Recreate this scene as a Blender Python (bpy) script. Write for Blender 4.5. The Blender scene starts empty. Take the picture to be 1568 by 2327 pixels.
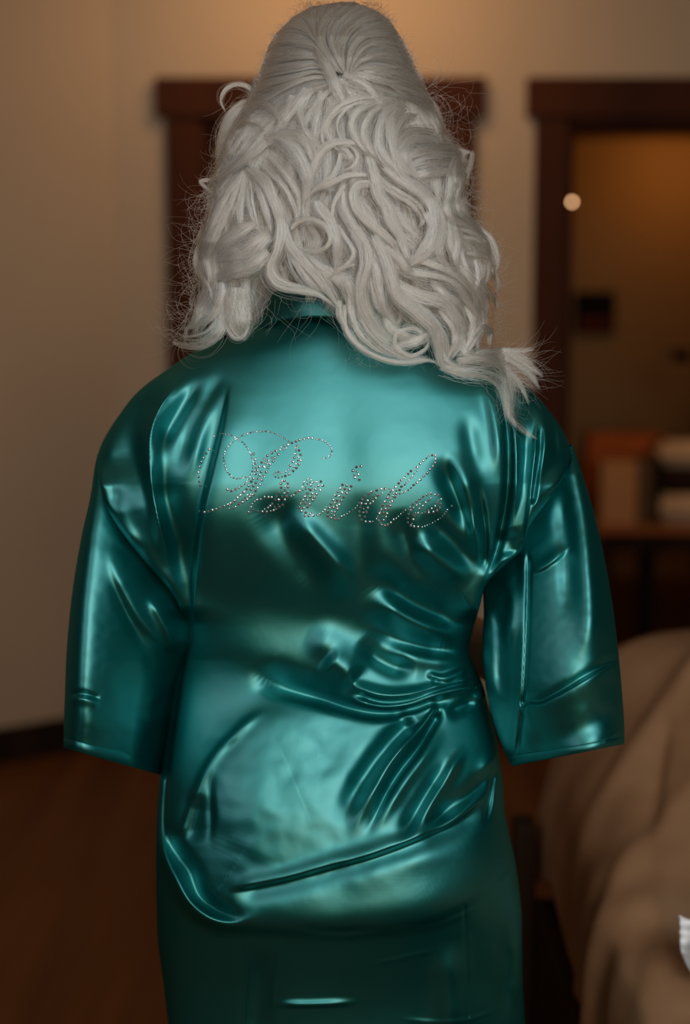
import bpy, bmesh, math, random
import numpy as np
from mathutils import Vector, Matrix
random.seed(7); rng = np.random.default_rng(7)
S = bpy.context.scene
COL = S.collection
# ------------------------------------------------------------------ camera
W, H, F = 1568.0, 2327.0, 3267.0
PITCH = math.atan(376.5 / F)
CZ = 1.34
cam_d = bpy.data.cameras.new('camera'); cam = bpy.data.objects.new('camera', cam_d); COL.objects.link(cam)
cam.location = (0, 0, CZ); cam.rotation_euler = (math.pi / 2 - PITCH, 0, 0)
cam_d.sensor_fit = 'HORIZONTAL'; cam_d.sensor_width = 24.0; cam_d.lens = 24.0 * F / W
cam_d.dof.use_dof = True; cam_d.dof.focus_distance = 1.345; cam_d.dof.aperture_fstop = 2.3
cam_d.clip_start = 0.05; cam_d.clip_end = 60
S.camera = cam
# ------------------------------------------------------------------ world
wd = bpy.data.worlds.new('world'); S.world = wd; wd.use_nodes = True
wd.node_tree.nodes['Background'].inputs[0].default_value = (0.75, 0.82, 0.95, 1)
wd.node_tree.nodes['Background'].inputs[1].default_value = 0.0
# ------------------------------------------------------------------ lights
def area(name, loc, target, sx, sy, power, color):
    d = bpy.data.lights.new(name, 'AREA'); d.shape = 'RECTANGLE'; d.size = sx; d.size_y = sy
    d.energy = power; d.color = color
    o = bpy.data.objects.new(name, d); COL.objects.link(o); o.location = loc
    o.rotation_euler = (Vector(target) - Vector(loc)).to_track_quat('-Z', 'Y').to_euler()
    return o
# daylight from the window close behind the photographer, and an added fill for what the ceiling gives back
area('window_light', (0.92, -1.05, 1.98), (0.05, 1.5, 1.2), 1.5, .75, 33, (0.90, 0.97, 1.0))
area('ceiling_bounce_fill', (0.2, -0.2, 2.66), (0.05, 1.5, 1.3), 1.1, 0.8, 10, (0.88, 0.96, 1.0))
area('left_wall_fill', (-2.0, -0.6, 1.95), (-1.0, 4.8, 1.9), 0.8, 0.7, 15, (0.95, 0.96, 1.0))  # added cool fill for the left wall; no window is built here
# warm ceiling lamp just in front of the back wall, over the frame
area('ceiling_lamp_light', (0.0, 4.15, 2.62), (-0.03, 4.9, 1.75), 0.7, 0.3, 5.5, (1.0, 0.62, 0.32))
# warm lamps in the room beyond the doorway and a table lamp behind the photographer
area('hall_lamp_light', (1.85, 7.7, 2.42), (1.80, 8.3, 2.2), 0.3, 0.2, 1.5, (1.0, 0.50, 0.16))
area('vanity_lamp_light', (1.1, 5.15, 1.75), (1.5, 6.1, 0.8), 0.2, 0.2, 2.6, (1.0, 0.50, 0.18))
area('table_lamp_light', (0.30, -1.0, 1.2), (-0.05, 4.8, 1.5), 0.22, 0.22, 11, (1.0, 0.64, 0.36))
area('room_lamp_light', (-1.2, 3.2, 2.66), (-1.2, 3.2, 0), 0.8, 0.8, 0.7, (1.0, 0.60, 0.30))
S.view_settings.view_transform = 'Standard'; S.view_settings.look = 'None'
S.view_settings.exposure = 0.0; S.view_settings.gamma = 1.0
try: S.view_settings.use_curve_mapping = False
except Exception: pass
S.cycles.use_denoising = True
S.cycles.max_bounces = 8; S.cycles.glossy_bounces = 3; S.cycles.diffuse_bounces = 4
# ------------------------------------------------------------------ helpers
ST, CT = math.sin(PITCH), math.cos(PITCH)
def P(px, py, Y):
    'world point on the ray of photo pixel (px,py) at depth Y (works on arrays)'
    a = (np.asarray(px, float) - W / 2) / F; b = (H / 2 - np.asarray(py, float)) / F
    t = Y / (CT + b * ST)
    return np.stack(np.broadcast_arrays(a * t, Y, CZ + t * (b * CT - ST)), -1)
def PV(px, py, Y): return Vector(P(px, py, Y).tolist())
def tag(o, label=None, cat=None, group=None, kind=None):
    if label: o['label'] = label
    if cat: o['category'] = cat
    if group: o['group'] = group
    if kind: o['kind'] = kind
    return o
def empty(name, loc, **k):
    o = bpy.data.objects.new(name, None); COL.objects.link(o); o.location = loc; o.empty_display_size = .1
    return tag(o, **k)
def link(name, me, mat=None, parent=None, smooth=True):
    o = bpy.data.objects.new(name, me); COL.objects.link(o)
    if mat: me.materials.append(mat)
    if smooth: me.polygons.foreach_set('use_smooth', [True] * len(me.polygons))
    if parent:
        o.parent = parent
        bpy.context.view_layer.update() if False else None
        pm = Vector((0, 0, 0)); q = parent
        while q: pm += q.location; q = q.parent
        o.location = -pm
    return o
def mesh_np(name, V, Fq):
    me = bpy.data.meshes.new(name); me.from_pydata([tuple(v) for v in np.asarray(V, float).tolist()], [], [tuple(f) for f in Fq]); me.update(); return me
def grid_faces(nr, nc, close=False, flip=False):
    out = []
    for r in range(nr - 1):
        for c in range(nc if close else nc - 1):
            d = (c + 1) % nc
            q = (r * nc + c, r * nc + d, (r + 1) * nc + d, (r + 1) * nc + c)
            out.append(q[::-1] if flip else q)
    return out
def box_bm(bm, lo, hi, bevel=0.0):
    lo, hi = Vector(lo), Vector(hi)
    m = Matrix.Translation((lo + hi) / 2) @ Matrix.Diagonal((*(hi - lo), 1))
    r = bmesh.ops.create_cube(bm, size=1, matrix=m)
    if bevel:
        es = list({e for v in r['verts'] for e in v.link_edges})
        bmesh.ops.bevel(bm, geom=es, offset=bevel, segments=2, affect='EDGES', profile=.6)
def box(name, lo, hi, mat, parent=None, bevel=0.0):
    bm = bmesh.new(); box_bm(bm, lo, hi, bevel); me = bpy.data.meshes.new(name); bm.to_mesh(me); bm.free()
    return link(name, me, mat, parent, smooth=False)
def bmobj(name, bm, mat, parent=None, smooth=True):
    me = bpy.data.meshes.new(name); bm.to_mesh(me); bm.free(); return link(name, me, mat, parent, smooth)
def mat(name, col, rough=.6, metal=0, spec=.5, noise=None, bump=None, sheen=0, emit=None):
    m = bpy.data.materials.new(name); m.use_nodes = True; nt = m.node_tree; b = nt.nodes['Principled BSDF']
    b.inputs['Base Color'].default_value = (*col, 1); b.inputs['Roughness'].default_value = rough
    b.inputs['Metallic'].default_value = metal; b.inputs['Specular IOR Level'].default_value = spec
    b.inputs['Sheen Weight'].default_value = sheen
    if emit: b.inputs['Emission Color'].default_value = (*emit[0], 1); b.inputs['Emission Strength'].default_value = emit[1]
    tc = nt.nodes.new('ShaderNodeTexCoord')
    if noise:   # (scale xyz, second colour)
        mp = nt.nodes.new('ShaderNodeMapping'); mp.inputs['Scale'].default_value = noise[0]
        n = nt.nodes.new('ShaderNodeTexNoise'); n.inputs['Scale'].default_value = 1; n.inputs['Detail'].default_value = 6
        mx = nt.nodes.new('ShaderNodeMix'); mx.data_type = 'RGBA'
        mx.inputs[6].default_value = (*col, 1); mx.inputs[7].default_value = (*noise[1], 1)
        rp = nt.nodes.new('ShaderNodeValToRGB'); rp.color_ramp.elements[0].position = .35; rp.color_ramp.elements[1].position = .65
        nt.links.new(tc.outputs['Object'], mp.inputs['Vector']); nt.links.new(mp.outputs[0], n.inputs['Vector'])
        nt.links.new(n.outputs['Fac'], rp.inputs[0]); nt.links.new(rp.outputs[0], mx.inputs[0]); nt.links.new(mx.outputs[2], b.inputs['Base Color'])
    if bump:    # (scale, strength, distance)
        n2 = nt.nodes.new('ShaderNodeTexNoise'); n2.inputs['Scale'].default_value = bump[0]; n2.inputs['Detail'].default_value = 4
        bp = nt.nodes.new('ShaderNodeBump'); bp.inputs['Strength'].default_value = bump[1]; bp.inputs['Distance'].default_value = bump[2]
        nt.links.new(tc.outputs['Object'], n2.inputs['Vector']); nt.links.new(n2.outputs['Fac'], bp.inputs['Height']); nt.links.new(bp.outputs[0], b.inputs['Normal'])
    return m
def cr(pts, n):
    'Catmull-Rom through pts (k x d), n samples'
    p = np.asarray(pts, float)
    if len(p) == 2: t = np.linspace(0, 1, n)[:, None]; return p[0] * (1 - t) + p[1] * t
    q = np.vstack([2 * p[0] - p[1], p, 2 * p[-1] - p[-2]])
    s = np.concatenate([[0], np.cumsum(np.linalg.norm(np.diff(p, axis=0), axis=1) ** .7 + 1e-9)]); s /= s[-1]
    u = np.interp(np.linspace(0, 1, n), s, np.arange(len(p))); i = np.minimum(u.astype(int), len(p) - 2); t = (u - i)[:, None]
    a, b, c, d = q[i], q[i + 1], q[i + 2], q[i + 3]
    return .5 * (2 * b + (c - a) * t + (2 * a - 5 * b + 4 * c - d) * t ** 2 + (-a + 3 * b - 3 * c + d) * t ** 3)
def sstep(e0, e1, x): t = np.clip((x - e0) / (e1 - e0), 0, 1); return t * t * (3 - 2 * t)
# ------------------------------------------------------------------ materials
M = {}
M['wall'] = mat('warm_beige_wall_paint', (.50, .36, .235), .85, noise=((.8, .8, .8), (.46, .33, .215)), bump=(60, .15, .002))
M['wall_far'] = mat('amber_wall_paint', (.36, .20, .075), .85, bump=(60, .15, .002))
M['wall_dim'] = mat('darkened_unseen_wall', (.09, .06, .04), .8)  # unseen walls coloured dark to keep their reflections in the satin low
M['ceil'] = mat('ceiling_paint', (.55, .44, .32), .9)
M['trim'] = mat('dark_stained_wood', (.062, .015, .0035), .75, spec=.15, noise=((6, 6, .8), (.04, .010, .003)), bump=(30, .2, .002))
M['darkwood'] = mat('near_black_wood', (.012, .006, .003), .75, spec=.12, noise=((8, 2, 2), (.03, .013, .006)))
M['floor'] = mat('brown_wood_floor', (.16, .052, .010), .5, spec=.2, noise=((14, .8, 1), (.11, .034, .007)), bump=(25, .1, .001))
M['orangewood'] = mat('orange_brown_wood', (.36, .10, .02), .6, spec=.2, noise=((3, 12, 3), (.28, .09, .025)))
M['cream'] = mat('cream_cloth', (.56, .38, .22), .9, bump=(80, .3, .002))
M['skin'] = mat('skin', (.62, .36, .25), .5, bump=(200, .1, .0005))
# ------------------------------------------------------------------ the room
YW = 4.80; ZC = 2.72
def wx(px, py=900): return float(P(px, py, YW)[0])
def wz(py, Y=YW): return float(P(784, py, Y)[2])
dz1 = wz(180)                       # top of both head casings
A0, A1 = wx(378, 300), wx(1080, 300)            # outer edges of the left door casing
Ai0, Ai1 = A0 + .115, A1 - .115
B0 = wx(1215, 300); Bi0 = B0 + .105; Bi1 = Bi0 + .82; B1 = Bi1 + .105
oz = dz1 - .125                     # head casing underside
cx_l = wx(267, 900)                 # inside corner at the left
# back wall in pieces round the two openings
bm = bmesh.new()
box_bm(bm, (cx_l, YW, 0), (Ai0, YW + .13, ZC)); box_bm(bm, (Ai1, YW, 0), (Bi0, YW + .13, ZC)); box_bm(bm, (Bi1, YW, 0), (3.2, YW + .13, ZC))
box_bm(bm, (Ai0, YW, oz), (Ai1, YW + .13, ZC)); box_bm(bm, (Bi0, YW, oz), (Bi1, YW + .13, ZC))
tag(bmobj('wall_back', bm, M['wall'], smooth=False), kind='structure', label='warm beige wall with two dark wooden doorways')
# angled wall at the left
ang = Vector((-(.357), -.27, 0)).normalized(); nrm = Vector((ang.y, -ang.x, 0))
def angled(name, d0, d1, z0, z1, off0, off1, m):
    c = Vector((cx_l, YW, 0)); nn = Vector((-ang.y, ang.x, 0))
    if nn.y > 0: nn = -nn
    v = []
    for z in (z0, z1):
        for d, o in ((d0, off0), (d1, off0), (d1, off1), (d0, off1)): q = c + ang * d + nn * o; v.append((q.x, q.y, z))
    me = mesh_np(name, v, [(0, 1, 2, 3), (7, 6, 5, 4), (0, 4, 5, 1), (1, 5, 6, 2), (2, 6, 7, 3), (3, 7, 4, 0)])
    bm = bmesh.new(); bm.from_mesh(me); bmesh.ops.recalc_face_normals(bm, faces=bm.faces); bm.to_mesh(me); bm.free()
    return tag(link(name, me, m, smooth=False), kind='structure')
angled('wall_left', 0, 2.6, 0, ZC, 0, -.12, M['wall'])
angled('baseboard_left', 0.0, 2.6, 0, .115, .018, 0.0, M['darkwood'])
lx = cx_l + ang.x * 2.6; ly = YW + ang.y * 2.6
tag(box('wall_side_left', (lx - .12, -1.2, 0), (lx, ly, ZC), M['wall_dim']), kind='structure')
tag(box('wall_right', (3.2, -1.2, 0), (3.32, YW + .13, ZC), M['wall_dim']), kind='structure')
# wall behind the photographer with its window opening
bm = bmesh.new()
box_bm(bm, (lx - .12, -1.32, 0), (.15, -1.2, ZC)); box_bm(bm, (1.7, -1.32, 0), (3.32, -1.2, ZC)); box_bm(bm, (.15, -1.32, 0), (1.7, -1.2, 1.55)); box_bm(bm, (.15, -1.32, 2.42), (1.7, -1.2, ZC))
tag(bmobj('wall_front', bm, M['wall_dim'], smooth=False), kind='structure')
tag(box('floor', (-4, -1.4, -.1), (5, 10.2, 0), M['floor']), kind='structure')
tag(box('ceiling', (-4, -1.4, ZC), (5, YW + .13, ZC + .1), M['ceil']), kind='structure')
def baseboard(n, x0, x1): tag(box(n, (x0, YW - .018, 0), (x1, YW, .115), M['darkwood']), kind='structure')
baseboard('baseboard_back', cx_l, A0); baseboard('baseboard_back_middle', A1, B0)
# door casings, jambs
def casing(n, x0, xi0, xi1, x1):
    r = empty(n, ((x0 + x1) / 2, YW, 0), kind='structure')
    bx = lambda nm, lo, hi, bv=.004: box(nm, lo, hi, M['trim'], r, bv)
    bx('side_casing', (x0, YW - .03, 0), (xi0, YW, oz + .02)); bx('side_casing', (xi1, YW - .03, 0), (x1, YW, oz + .02))
    bx('head_casing', (x0 - .03, YW - .045, oz), (x1 + .03, YW - .0005, dz1))
    for a, b in ((xi0 - .002, xi0 + .02), (xi1 - .02, xi1 + .002)): bx('jamb', (a, YW - .01, 0), (b, YW + .14, oz))
    bx('jamb', (xi0, YW - .01, oz - .03), (xi1, YW + .14, oz))
    bx('door_stop', (xi0 + .02, YW + .06, 0), (xi0 + .035, YW + .1, oz - .03))
    return r
door1 = casing('door_1', A0, Ai0, Ai1, A1)
door2 = casing('door_2', B0, Bi0, Bi1, B1)
# left door leaf: closed dark panelled door set back in its jamb
leaf = bmesh.new(); x0, x1, yy = Ai0 + .022, Ai1 - .022, YW + .07
box_bm(leaf, (x0, yy, .01), (x1, yy + .04, oz - .035), .003)
lf = bmobj('door_leaf', leaf, M['darkwood'], door1, smooth=False)
for (za, zb) in ((.2, .95), (1.1, 1.9)):
    for (xa, xb) in ((x0 + .1, (x0 + x1) / 2 - .04), ((x0 + x1) / 2 + .04, x1 - .1)):
        bm = bmesh.new(); box_bm(bm, (xa, yy - .008, za), (xb, yy + .002, zb), .006)
        bmobj('door_panel', bm, M['darkwood'], lf, smooth=False)
bm = bmesh.new(); bmesh.ops.create_uvsphere(bm, u_segments=16, v_segments=10, radius=.028, matrix=Matrix.Translation((x1 - .07, yy - .06, 1.0)))
bmesh.ops.create_cone(bm, cap_ends=True, segments=16, radius1=.012, radius2=.012, depth=.06, matrix=Matrix.Translation((x1 - .07, yy - .03, 1.0)) @ Matrix.Rotation(math.pi / 2, 4, 'X'))
M['brass'] = mat('aged_brass', (.5, .3, .1), .35, 1)
bmobj('door_knob', bm, M['brass'], lf)
# the room beyond the right doorway
YB = 8.3
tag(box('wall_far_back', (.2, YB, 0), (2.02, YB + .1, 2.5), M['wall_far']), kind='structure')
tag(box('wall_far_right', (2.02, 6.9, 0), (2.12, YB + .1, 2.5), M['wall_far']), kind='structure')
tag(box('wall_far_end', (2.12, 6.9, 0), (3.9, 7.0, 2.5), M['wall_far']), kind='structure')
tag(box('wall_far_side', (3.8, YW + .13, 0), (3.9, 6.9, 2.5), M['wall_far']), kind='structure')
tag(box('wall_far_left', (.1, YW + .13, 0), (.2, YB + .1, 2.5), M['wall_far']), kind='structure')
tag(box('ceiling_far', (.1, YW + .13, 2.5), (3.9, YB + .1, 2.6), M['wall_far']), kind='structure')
# framed picture on the far wall
def far_box(name, px0, py0, px1, py1, Y, depth, m, parent=None, bevel=.006):
    a = P(px0, py1, Y); b = P(px1, py0, Y)
    return box(name, (a[0], Y, a[2]), (b[0], Y + depth, b[2]), m, parent, bevel)
M['black'] = mat('black_frame', (.010, .006, .004), .8, spec=.08)
M['art'] = mat('dark_print', (.02, .010, .008), .8, spec=.08, noise=((9, 9, 9), (.20, .035, .012)))
pr = empty('framed_picture', PV(1353, 710, YB - .03), label='small dark square framed picture with red tones on the far wall', cat='picture')
far_box('frame', 1306, 662, 1400, 760, YB - .03, .03, M['black'], pr)
far_box('print', 1318, 722, 1388, 750, YB - .034, .003, M['art'], pr, 0)
# small dark switch plate further right
sw = tag(far_box('switch_plate', 1528, 795, 1572, 822, 6.88, .02, M['black'], None, .003), label='small dark wall plate at the right edge beyond the doorway', cat='switch')
# low wooden console with things on it
YT = 6.0
tz = float(P(784, 1195, YT)[2])
t = empty('console_table', (1.35, YT + .2, 0), label='low orange-brown wooden table seen through the right doorway', cat='table')
tx0 = float(P(1352, 1195, YT)[0])
box('tabletop', (tx0, YT, tz - .035), (1.9, YT + .58, tz), M['orangewood'], t, .004)
box('apron', (tx0 + .03, YT + .03, tz - .11), (1.87, YT + .05, tz - .035), M['darkwood'], t, .003)
for X in (tx0 + .03, 1.82):
    for Y_ in (YT + .02, YT + .51): box('leg', (X, Y_, 0), (X + .05, Y_ + .05, tz - .035), M['darkwood'], t, .004)
a = P(1455, 1240, YT + .1)[0]; b = P(1490, 1240, YT + .1)[0]
box('leg', (a, YT + .1, 0), (b, YT + .16, tz - .035), M['black'], t, .004)
M['red'] = mat('rust_orange_card', (.42, .10, .02), .8, spec=.1, noise=((6, 6, 6), (.30, .075, .02)))
M['tan'] = mat('tan_card', (.46, .23, .10), .8, spec=.1)
M['greybrown'] = mat('grey_brown_card', (.12, .07, .035), .8, spec=.1)
def on_table(name, x0, y0, x1, Y, depth, m, label, cat, bevel=.006):
    a = P(x0, 1100, Y)[0]; b = P(x1, 1100, Y)[0]; z1 = P(784, y0, Y)[2]
    o = box(name, (a, Y, tz), (b, Y + depth, z1), m, None, bevel); return tag(o, label, cat)
on_table('storage_box', 1335, 985, 1505, YT + .39, .15, M['red'], 'wide rust-orange box at the back of the low table', 'box')
on_table('carton', 1366, 1048, 1448, YT + .04, .14, M['tan'], 'pale tan carton standing at the front of the low table', 'carton', .004)
on_table('binder', 1452, 1040, 1482, YT + .06, .14, M['greybrown'], 'narrow grey-brown upright binder beside the tan carton', 'binder', .003)
on_table('binder', 1486, 1040, 1502, YT + .06, .14, M['black'], 'narrow black upright binder right of the grey-brown one', 'binder', .003)
# folded towels on the right of the table: rounded slabs
def slab(name, lo, hi, m, label, cat):
    bm = bmesh.new(); box_bm(bm, lo, hi)
    bmesh.ops.bevel(bm, geom=list(bm.edges), offset=min(hi[2] - lo[2], .06) * .45, segments=4, affect='EDGES')
    return tag(bmobj(name, bm, m), label, cat)
tx = float(P(1510, 1100, YT)[0])
zt = lambda py: float(P(784, py, YT + .05)[2])
slab('folded_towel', (tx, YT + .04, tz), (1.8, YT + .36, zt(1125)), M['cream'], 'cream folded towel lying on the table at the right edge', 'towel')
slab('folded_blanket', (tx + .01, YT + .05, zt(1125)), (1.8, YT + .35, zt(1062)), M['darkwood'], 'dark folded blanket between the two cream towels', 'blanket')
slab('folded_towel', (tx, YT + .04, zt(1062)), (1.8, YT + .36, zt(1005)), M['cream'], 'cream folded towel on top of the dark folded blanket', 'towel')
# small glowing ball added to give the round spot of light by the jamb
M['glow_ball'] = mat('glowing_ball', (1, .8, .6), .5, emit=((1.0, .56, .27), 8))
spotr = empty('light_spot', PV(1303, 462, YW - .05), label='tiny round spot of light at the right door jamb', cat='lamp')
c = PV(1300, 459, YW - .045)
bm = bmesh.new(); bmesh.ops.create_uvsphere(bm, u_segments=16, v_segments=10, radius=.006, matrix=Matrix.Translation(c)); bmobj('glow_ball', bm, M['glow_ball'], spotr)
bm = bmesh.new(); bmesh.ops.create_cone(bm, cap_ends=True, segments=20, radius1=.009, radius2=.009, depth=.02, matrix=Matrix.Translation(c + Vector((0, .012, 0))) @ Matrix.Rotation(math.pi / 2, 4, 'X')); bmobj('base', bm, M['black'], spotr)
# ceiling lamp body above the back wall (out of frame)
cl = empty('ceiling_lamp', (0.0, 4.15, ZC), label='shallow round ceiling lamp above the frame', cat='lamp')
bm = bmesh.new(); bmesh.ops.create_cone(bm, cap_ends=True, segments=32, radius1=.16, radius2=.14, depth=.04, matrix=Matrix.Translation((0.0, 4.15, ZC - .02))); bmobj('shade', bm, M['cream'], cl)
# ------------------------------------------------------------------ bed at the right
M['blanket'] = mat('taupe_blanket', (.35, .20, .11), .9, noise=((7, 7, 7), (.27, .148, .076)), bump=(260, .35, .0015), spec=.1)
bed = empty('bed', (.8, 1.7, 0), label='bed with a dark wooden frame at the right, under a taupe blanket', cat='bed')
ZB = .60
bx0 = .315; by1 = 2.22
def rbox(name, lo, hi, m, parent, r):
    bm = bmesh.new(); box_bm(bm, lo, hi); bmesh.ops.bevel(bm, geom=list(bm.edges), offset=r, segments=4, affect='EDGES'); return bmobj(name, bm, m, parent)
rbox('mattress', (bx0 + .085, .35, .30), (1.98, by1 - .06, .545), M['cream'], bed, .05)
box('side_rail', (bx0 - .013, .35, .02), (bx0 + .012, by1, .462), M['darkwood'], bed, .004)
box('end_rail', (bx0 + .012, by1 - .03, .10), (2.0, by1, .462), M['darkwood'], bed, .004)
box('corner_post', (bx0 - .047, by1 - .03, 0), (bx0 - .013, by1 + .03, float(P(784, 1862, by1)[2])), M['darkwood'], bed, .006)
box('headboard', (2.05, .3, 0), (2.10, by1 + .03, 1.0), M['darkwood'], bed, .006)
# blanket: a sheet over the mattress, its edge hanging over the side; control rows from far to near, each from left hem to right
# (world x, y, z) rows
rows = []
def row(y, pts): rows.append([(x, y, z) for x, z in pts])
hx = float(P(1226, 1800, by1 + .05)[0])
row(2.42, [(hx + .03, .43), (hx + .05, .52), (.38, .70), (.47, .825), (.60, .86), (.85, .86), (1.3, .86), (2.0, .85)])
row(2.30, [(hx - .004, .46), (hx, .56), (.36, .72), (.44, .84), (.58, .872), (.85, .872), (1.3, .87), (2.0, .86)])
row(2.12, [(hx + .0, .52), (hx + .006, .60), (.35, .69), (.45, .79), (.60, .85), (.85, .87), (1.3, .87), (2.0, .86)])
row(1.95, [(.312, .50), (.318, .60), (.34, .675), (.43, .73), (.58, .77), (.85, .79), (1.3, .79), (2.0, .79)])
row(1.75, [(.304, .49), (.311, .60), (.34, .655), (.43, .68), (.58, .69), (.85, .70), (1.3, .70), (2.0, .70)])
row(1.55, [(.304, .475), (.308, .59), (.335, .635), (.43, .645), (.58, .645), (.85, .65), (1.3, .65), (2.0, .65)])
row(1.25, [(.300, .47), (.305, .58), (.335, .62), (.43, .622), (.58, .62), (.85, .62), (1.3, .62), (2.0, .62)])
row(.60, [(.300, .47), (.305, .57), (.335, .60), (.43, .602), (.58, .60), (.85, .60), (1.3, .60), (2.0, .60)])
nu, nv = 240, 220
R_ = np.array([cr(r, nu) for r in rows]); G = np.stack([cr(R_[:, j], nv) for j in range(nu)], 1)     # nv x nu x 3
du = np.gradient(G, axis=1); dv = np.gradient(G, axis=0); N_ = np.cross(du, dv); N_ /= np.linalg.norm(N_, axis=-1, keepdims=True) + 1e-9
if N_[nv // 2, nu // 2, 2] < 0: N_ = -N_
uu = np.linspace(0, 1, nu)[None, :]; Xg, Yg = G[..., 0], G[..., 1]
rip = np.zeros((nv, nu))
for k in range(34):      # soft creases pulled diagonally across the side and the top
    cx, cy = rng.uniform(.28, 1.1), rng.uniform(1.1, 2.35); th = rng.normal(.9, .35); L, w = rng.uniform(.08, .28), rng.uniform(.012, .03)
    a = (Xg - cx) * math.cos(th) + (Yg - cy) * math.sin(th); b = -(Xg - cx) * math.sin(th) + (Yg - cy) * math.cos(th) + .25 * a * a
    rip += rng.choice([-1, 1]) * rng.uniform(.003, .011) * np.exp(-(a / L) ** 2 - (b / w) ** 2)
# hanging side: folds run down the drop
drop = np.clip(1 - uu / .22, 0, 1) ** .6
rip += drop * .009 * np.sin(Yg * 38 + 2.2 * np.sin(Yg * 11)) * sstep(2.6, 1.0, Yg)
rip -= .006 * np.exp(-((Xg - .72 - .05 * np.sin(Yg * 9)) / .008) ** 2) * sstep(1.6, 1.7, Yg) * sstep(2.2, 2.0, Yg)
rip += .0012 * np.sin((Xg * .6 + Yg) * 900) * 0
G = G + N_ * rip[..., None]
top_ = G.reshape(-1, 3); bot = (G - N_ * .012).reshape(-1, 3); n_ = nu * nv
fs = grid_faces(nv, nu); fb = [(a + n_, d + n_, c_ + n_, b + n_) for a, b, c_, d in fs]
rim = [(r * nu, (r + 1) * nu, (r + 1) * nu + n_, r * nu + n_) for r in range(nv - 1)] + [((r + 1) * nu - 1, (r + 1) * nu - 1 + n_, (r + 2) * nu - 1 + n_, (r + 2) * nu - 1) for r in range(nv - 1)]
rim += [(c_, c_ + n_, c_ + 1 + n_, c_ + 1) for c_ in range(nu - 1)] + [((nv - 1) * nu + c_, (nv - 1) * nu + c_ + 1, (nv - 1) * nu + c_ + 1 + n_, (nv - 1) * nu + c_ + n_) for c_ in range(nu - 1)]
me = mesh_np('blanket', np.vstack([top_, bot]), fs + fb + rim)
b_ = bmesh.new(); b_.from_mesh(me); bmesh.ops.recalc_face_normals(b_, faces=b_.faces); b_.to_mesh(me); b_.free()
tag(link('blanket', me, M['blanket']), 'rumpled taupe blanket draped over the bed at the right, mounded at its far end', 'blanket')
def bed_z(x, y):
    d = (G[..., 0] - x) ** 2 + (G[..., 1] - y) ** 2; k = np.unravel_index(np.argmin(d), d.shape); return float(G[k][2])
# pillow that mounds the blanket at its far end
bm = bmesh.new(); bmesh.ops.create_uvsphere(bm, u_segments=40, v_segments=20, radius=1)
for v in bm.verts:
    p = v.co; v.co = Vector((math.copysign(abs(p.x) ** .6, p.x) * .42, math.copysign(abs(p.y) ** .6, p.y) * .17, p.z * .06))
bmesh.ops.translate(bm, verts=bm.verts, vec=(1.04, 2.10, .66))
bmobj('bolster', bm, M['cream'], bed)
# crumpled white tissue lying on the blanket at the right edge of the picture
M['white'] = mat('white_tissue', (.80, .82, .85), .8, bump=(90, .3, .001))
ty = 1.50; tp = P(1545, 2160, ty)
Y1 = 1.50
n1 = 26; vv = []; 
for i in range(n1):
    for j in range(n1):
        u, v = i / (n1 - 1), j / (n1 - 1)
        px = 1543 + 120 * u + 26 * v ** 2 + 5 * math.sin(6 * v + 1); py = 2085 + 130 * v + 12 * u * math.sin(3 * u) + 5 * math.sin(9 * u)
        Yt = Y1 + .05 * (1 - v) - .03 * u + .012 * math.sin(7 * u + 3 * v) + .006 * math.sin(19 * v + 5 * u)
        vv.append(P(px, py, Yt))
vv = np.array(vv)
me = mesh_np('tissue', vv, grid_faces(n1, n1)); ti = link('tissue', me, M['white'])
md = ti.modifiers.new('thick', 'SOLIDIFY'); md.thickness = .004
tag(ti, 'crumpled white tissue on the taupe blanket at the right edge', 'tissue')
# ------------------------------------------------------------------ person: robe
YA = 1.47                                   # depth of the body axis
person = empty('person', (0, YA, 0), label='person seen from behind with long curled platinum hair and a teal satin robe', cat='person')
def satin():
    m = bpy.data.materials.new('teal_satin'); m.use_nodes = True; nt = m.node_tree; L = nt.links.new
    nt.nodes.remove(nt.nodes['Principled BSDF']); out = nt.nodes['Material Output']
    N = lambda t: nt.nodes.new(t)
    g1 = N('ShaderNodeBsdfGlossy'); g1.distribution = 'BECKMANN'; g1.inputs['Color'].default_value = (.0, .182, .184, 1); g1.inputs['Roughness'].default_value = .53
    g2 = N('ShaderNodeBsdfGlossy'); g2.distribution = 'BECKMANN'; g2.inputs['Color'].default_value = (.058, .060, .060, 1); g2.inputs['Roughness'].default_value = .47
    df = N('ShaderNodeBsdfDiffuse'); df.inputs['Color'].default_value = (.0, .022, .0225, 1)
    a1 = N('ShaderNodeAddShader'); a2 = N('ShaderNodeAddShader')
    tc = N('ShaderNodeTexCoord')
    n = N('ShaderNodeTexNoise'); n.inputs['Scale'].default_value = 38; n.inputs['Detail'].default_value = 3; n.inputs['Roughness'].default_value = .5
    n2 = N('ShaderNodeTexNoise'); n2.inputs['Scale'].default_value = 1500; n2.inputs['Detail'].default_value = 2
    ma = N('ShaderNodeMath'); ma.operation = 'MULTIPLY_ADD'; ma.inputs[1].default_value = .10
    bp = N('ShaderNodeBump'); bp.inputs['Strength'].default_value = .045; bp.inputs['Distance'].default_value = .0007
    L(tc.outputs['Object'], n.inputs['Vector']); L(tc.outputs['Object'], n2.inputs['Vector']); L(n2.outputs['Fac'], ma.inputs[0]); L(n.outputs['Fac'], ma.inputs[2]); L(ma.outputs[0], bp.inputs['Height'])
    for q in (g1, g2, df): L(bp.outputs[0], q.inputs['Normal'])
    L(g1.outputs[0], a1.inputs[0]); L(g2.outputs[0], a1.inputs[1]); L(a1.outputs[0], a2.inputs[0]); L(df.outputs[0], a2.inputs[1]); L(a2.outputs[0], out.inputs['Surface'])
    return m
M['satin'] = satin()

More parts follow.
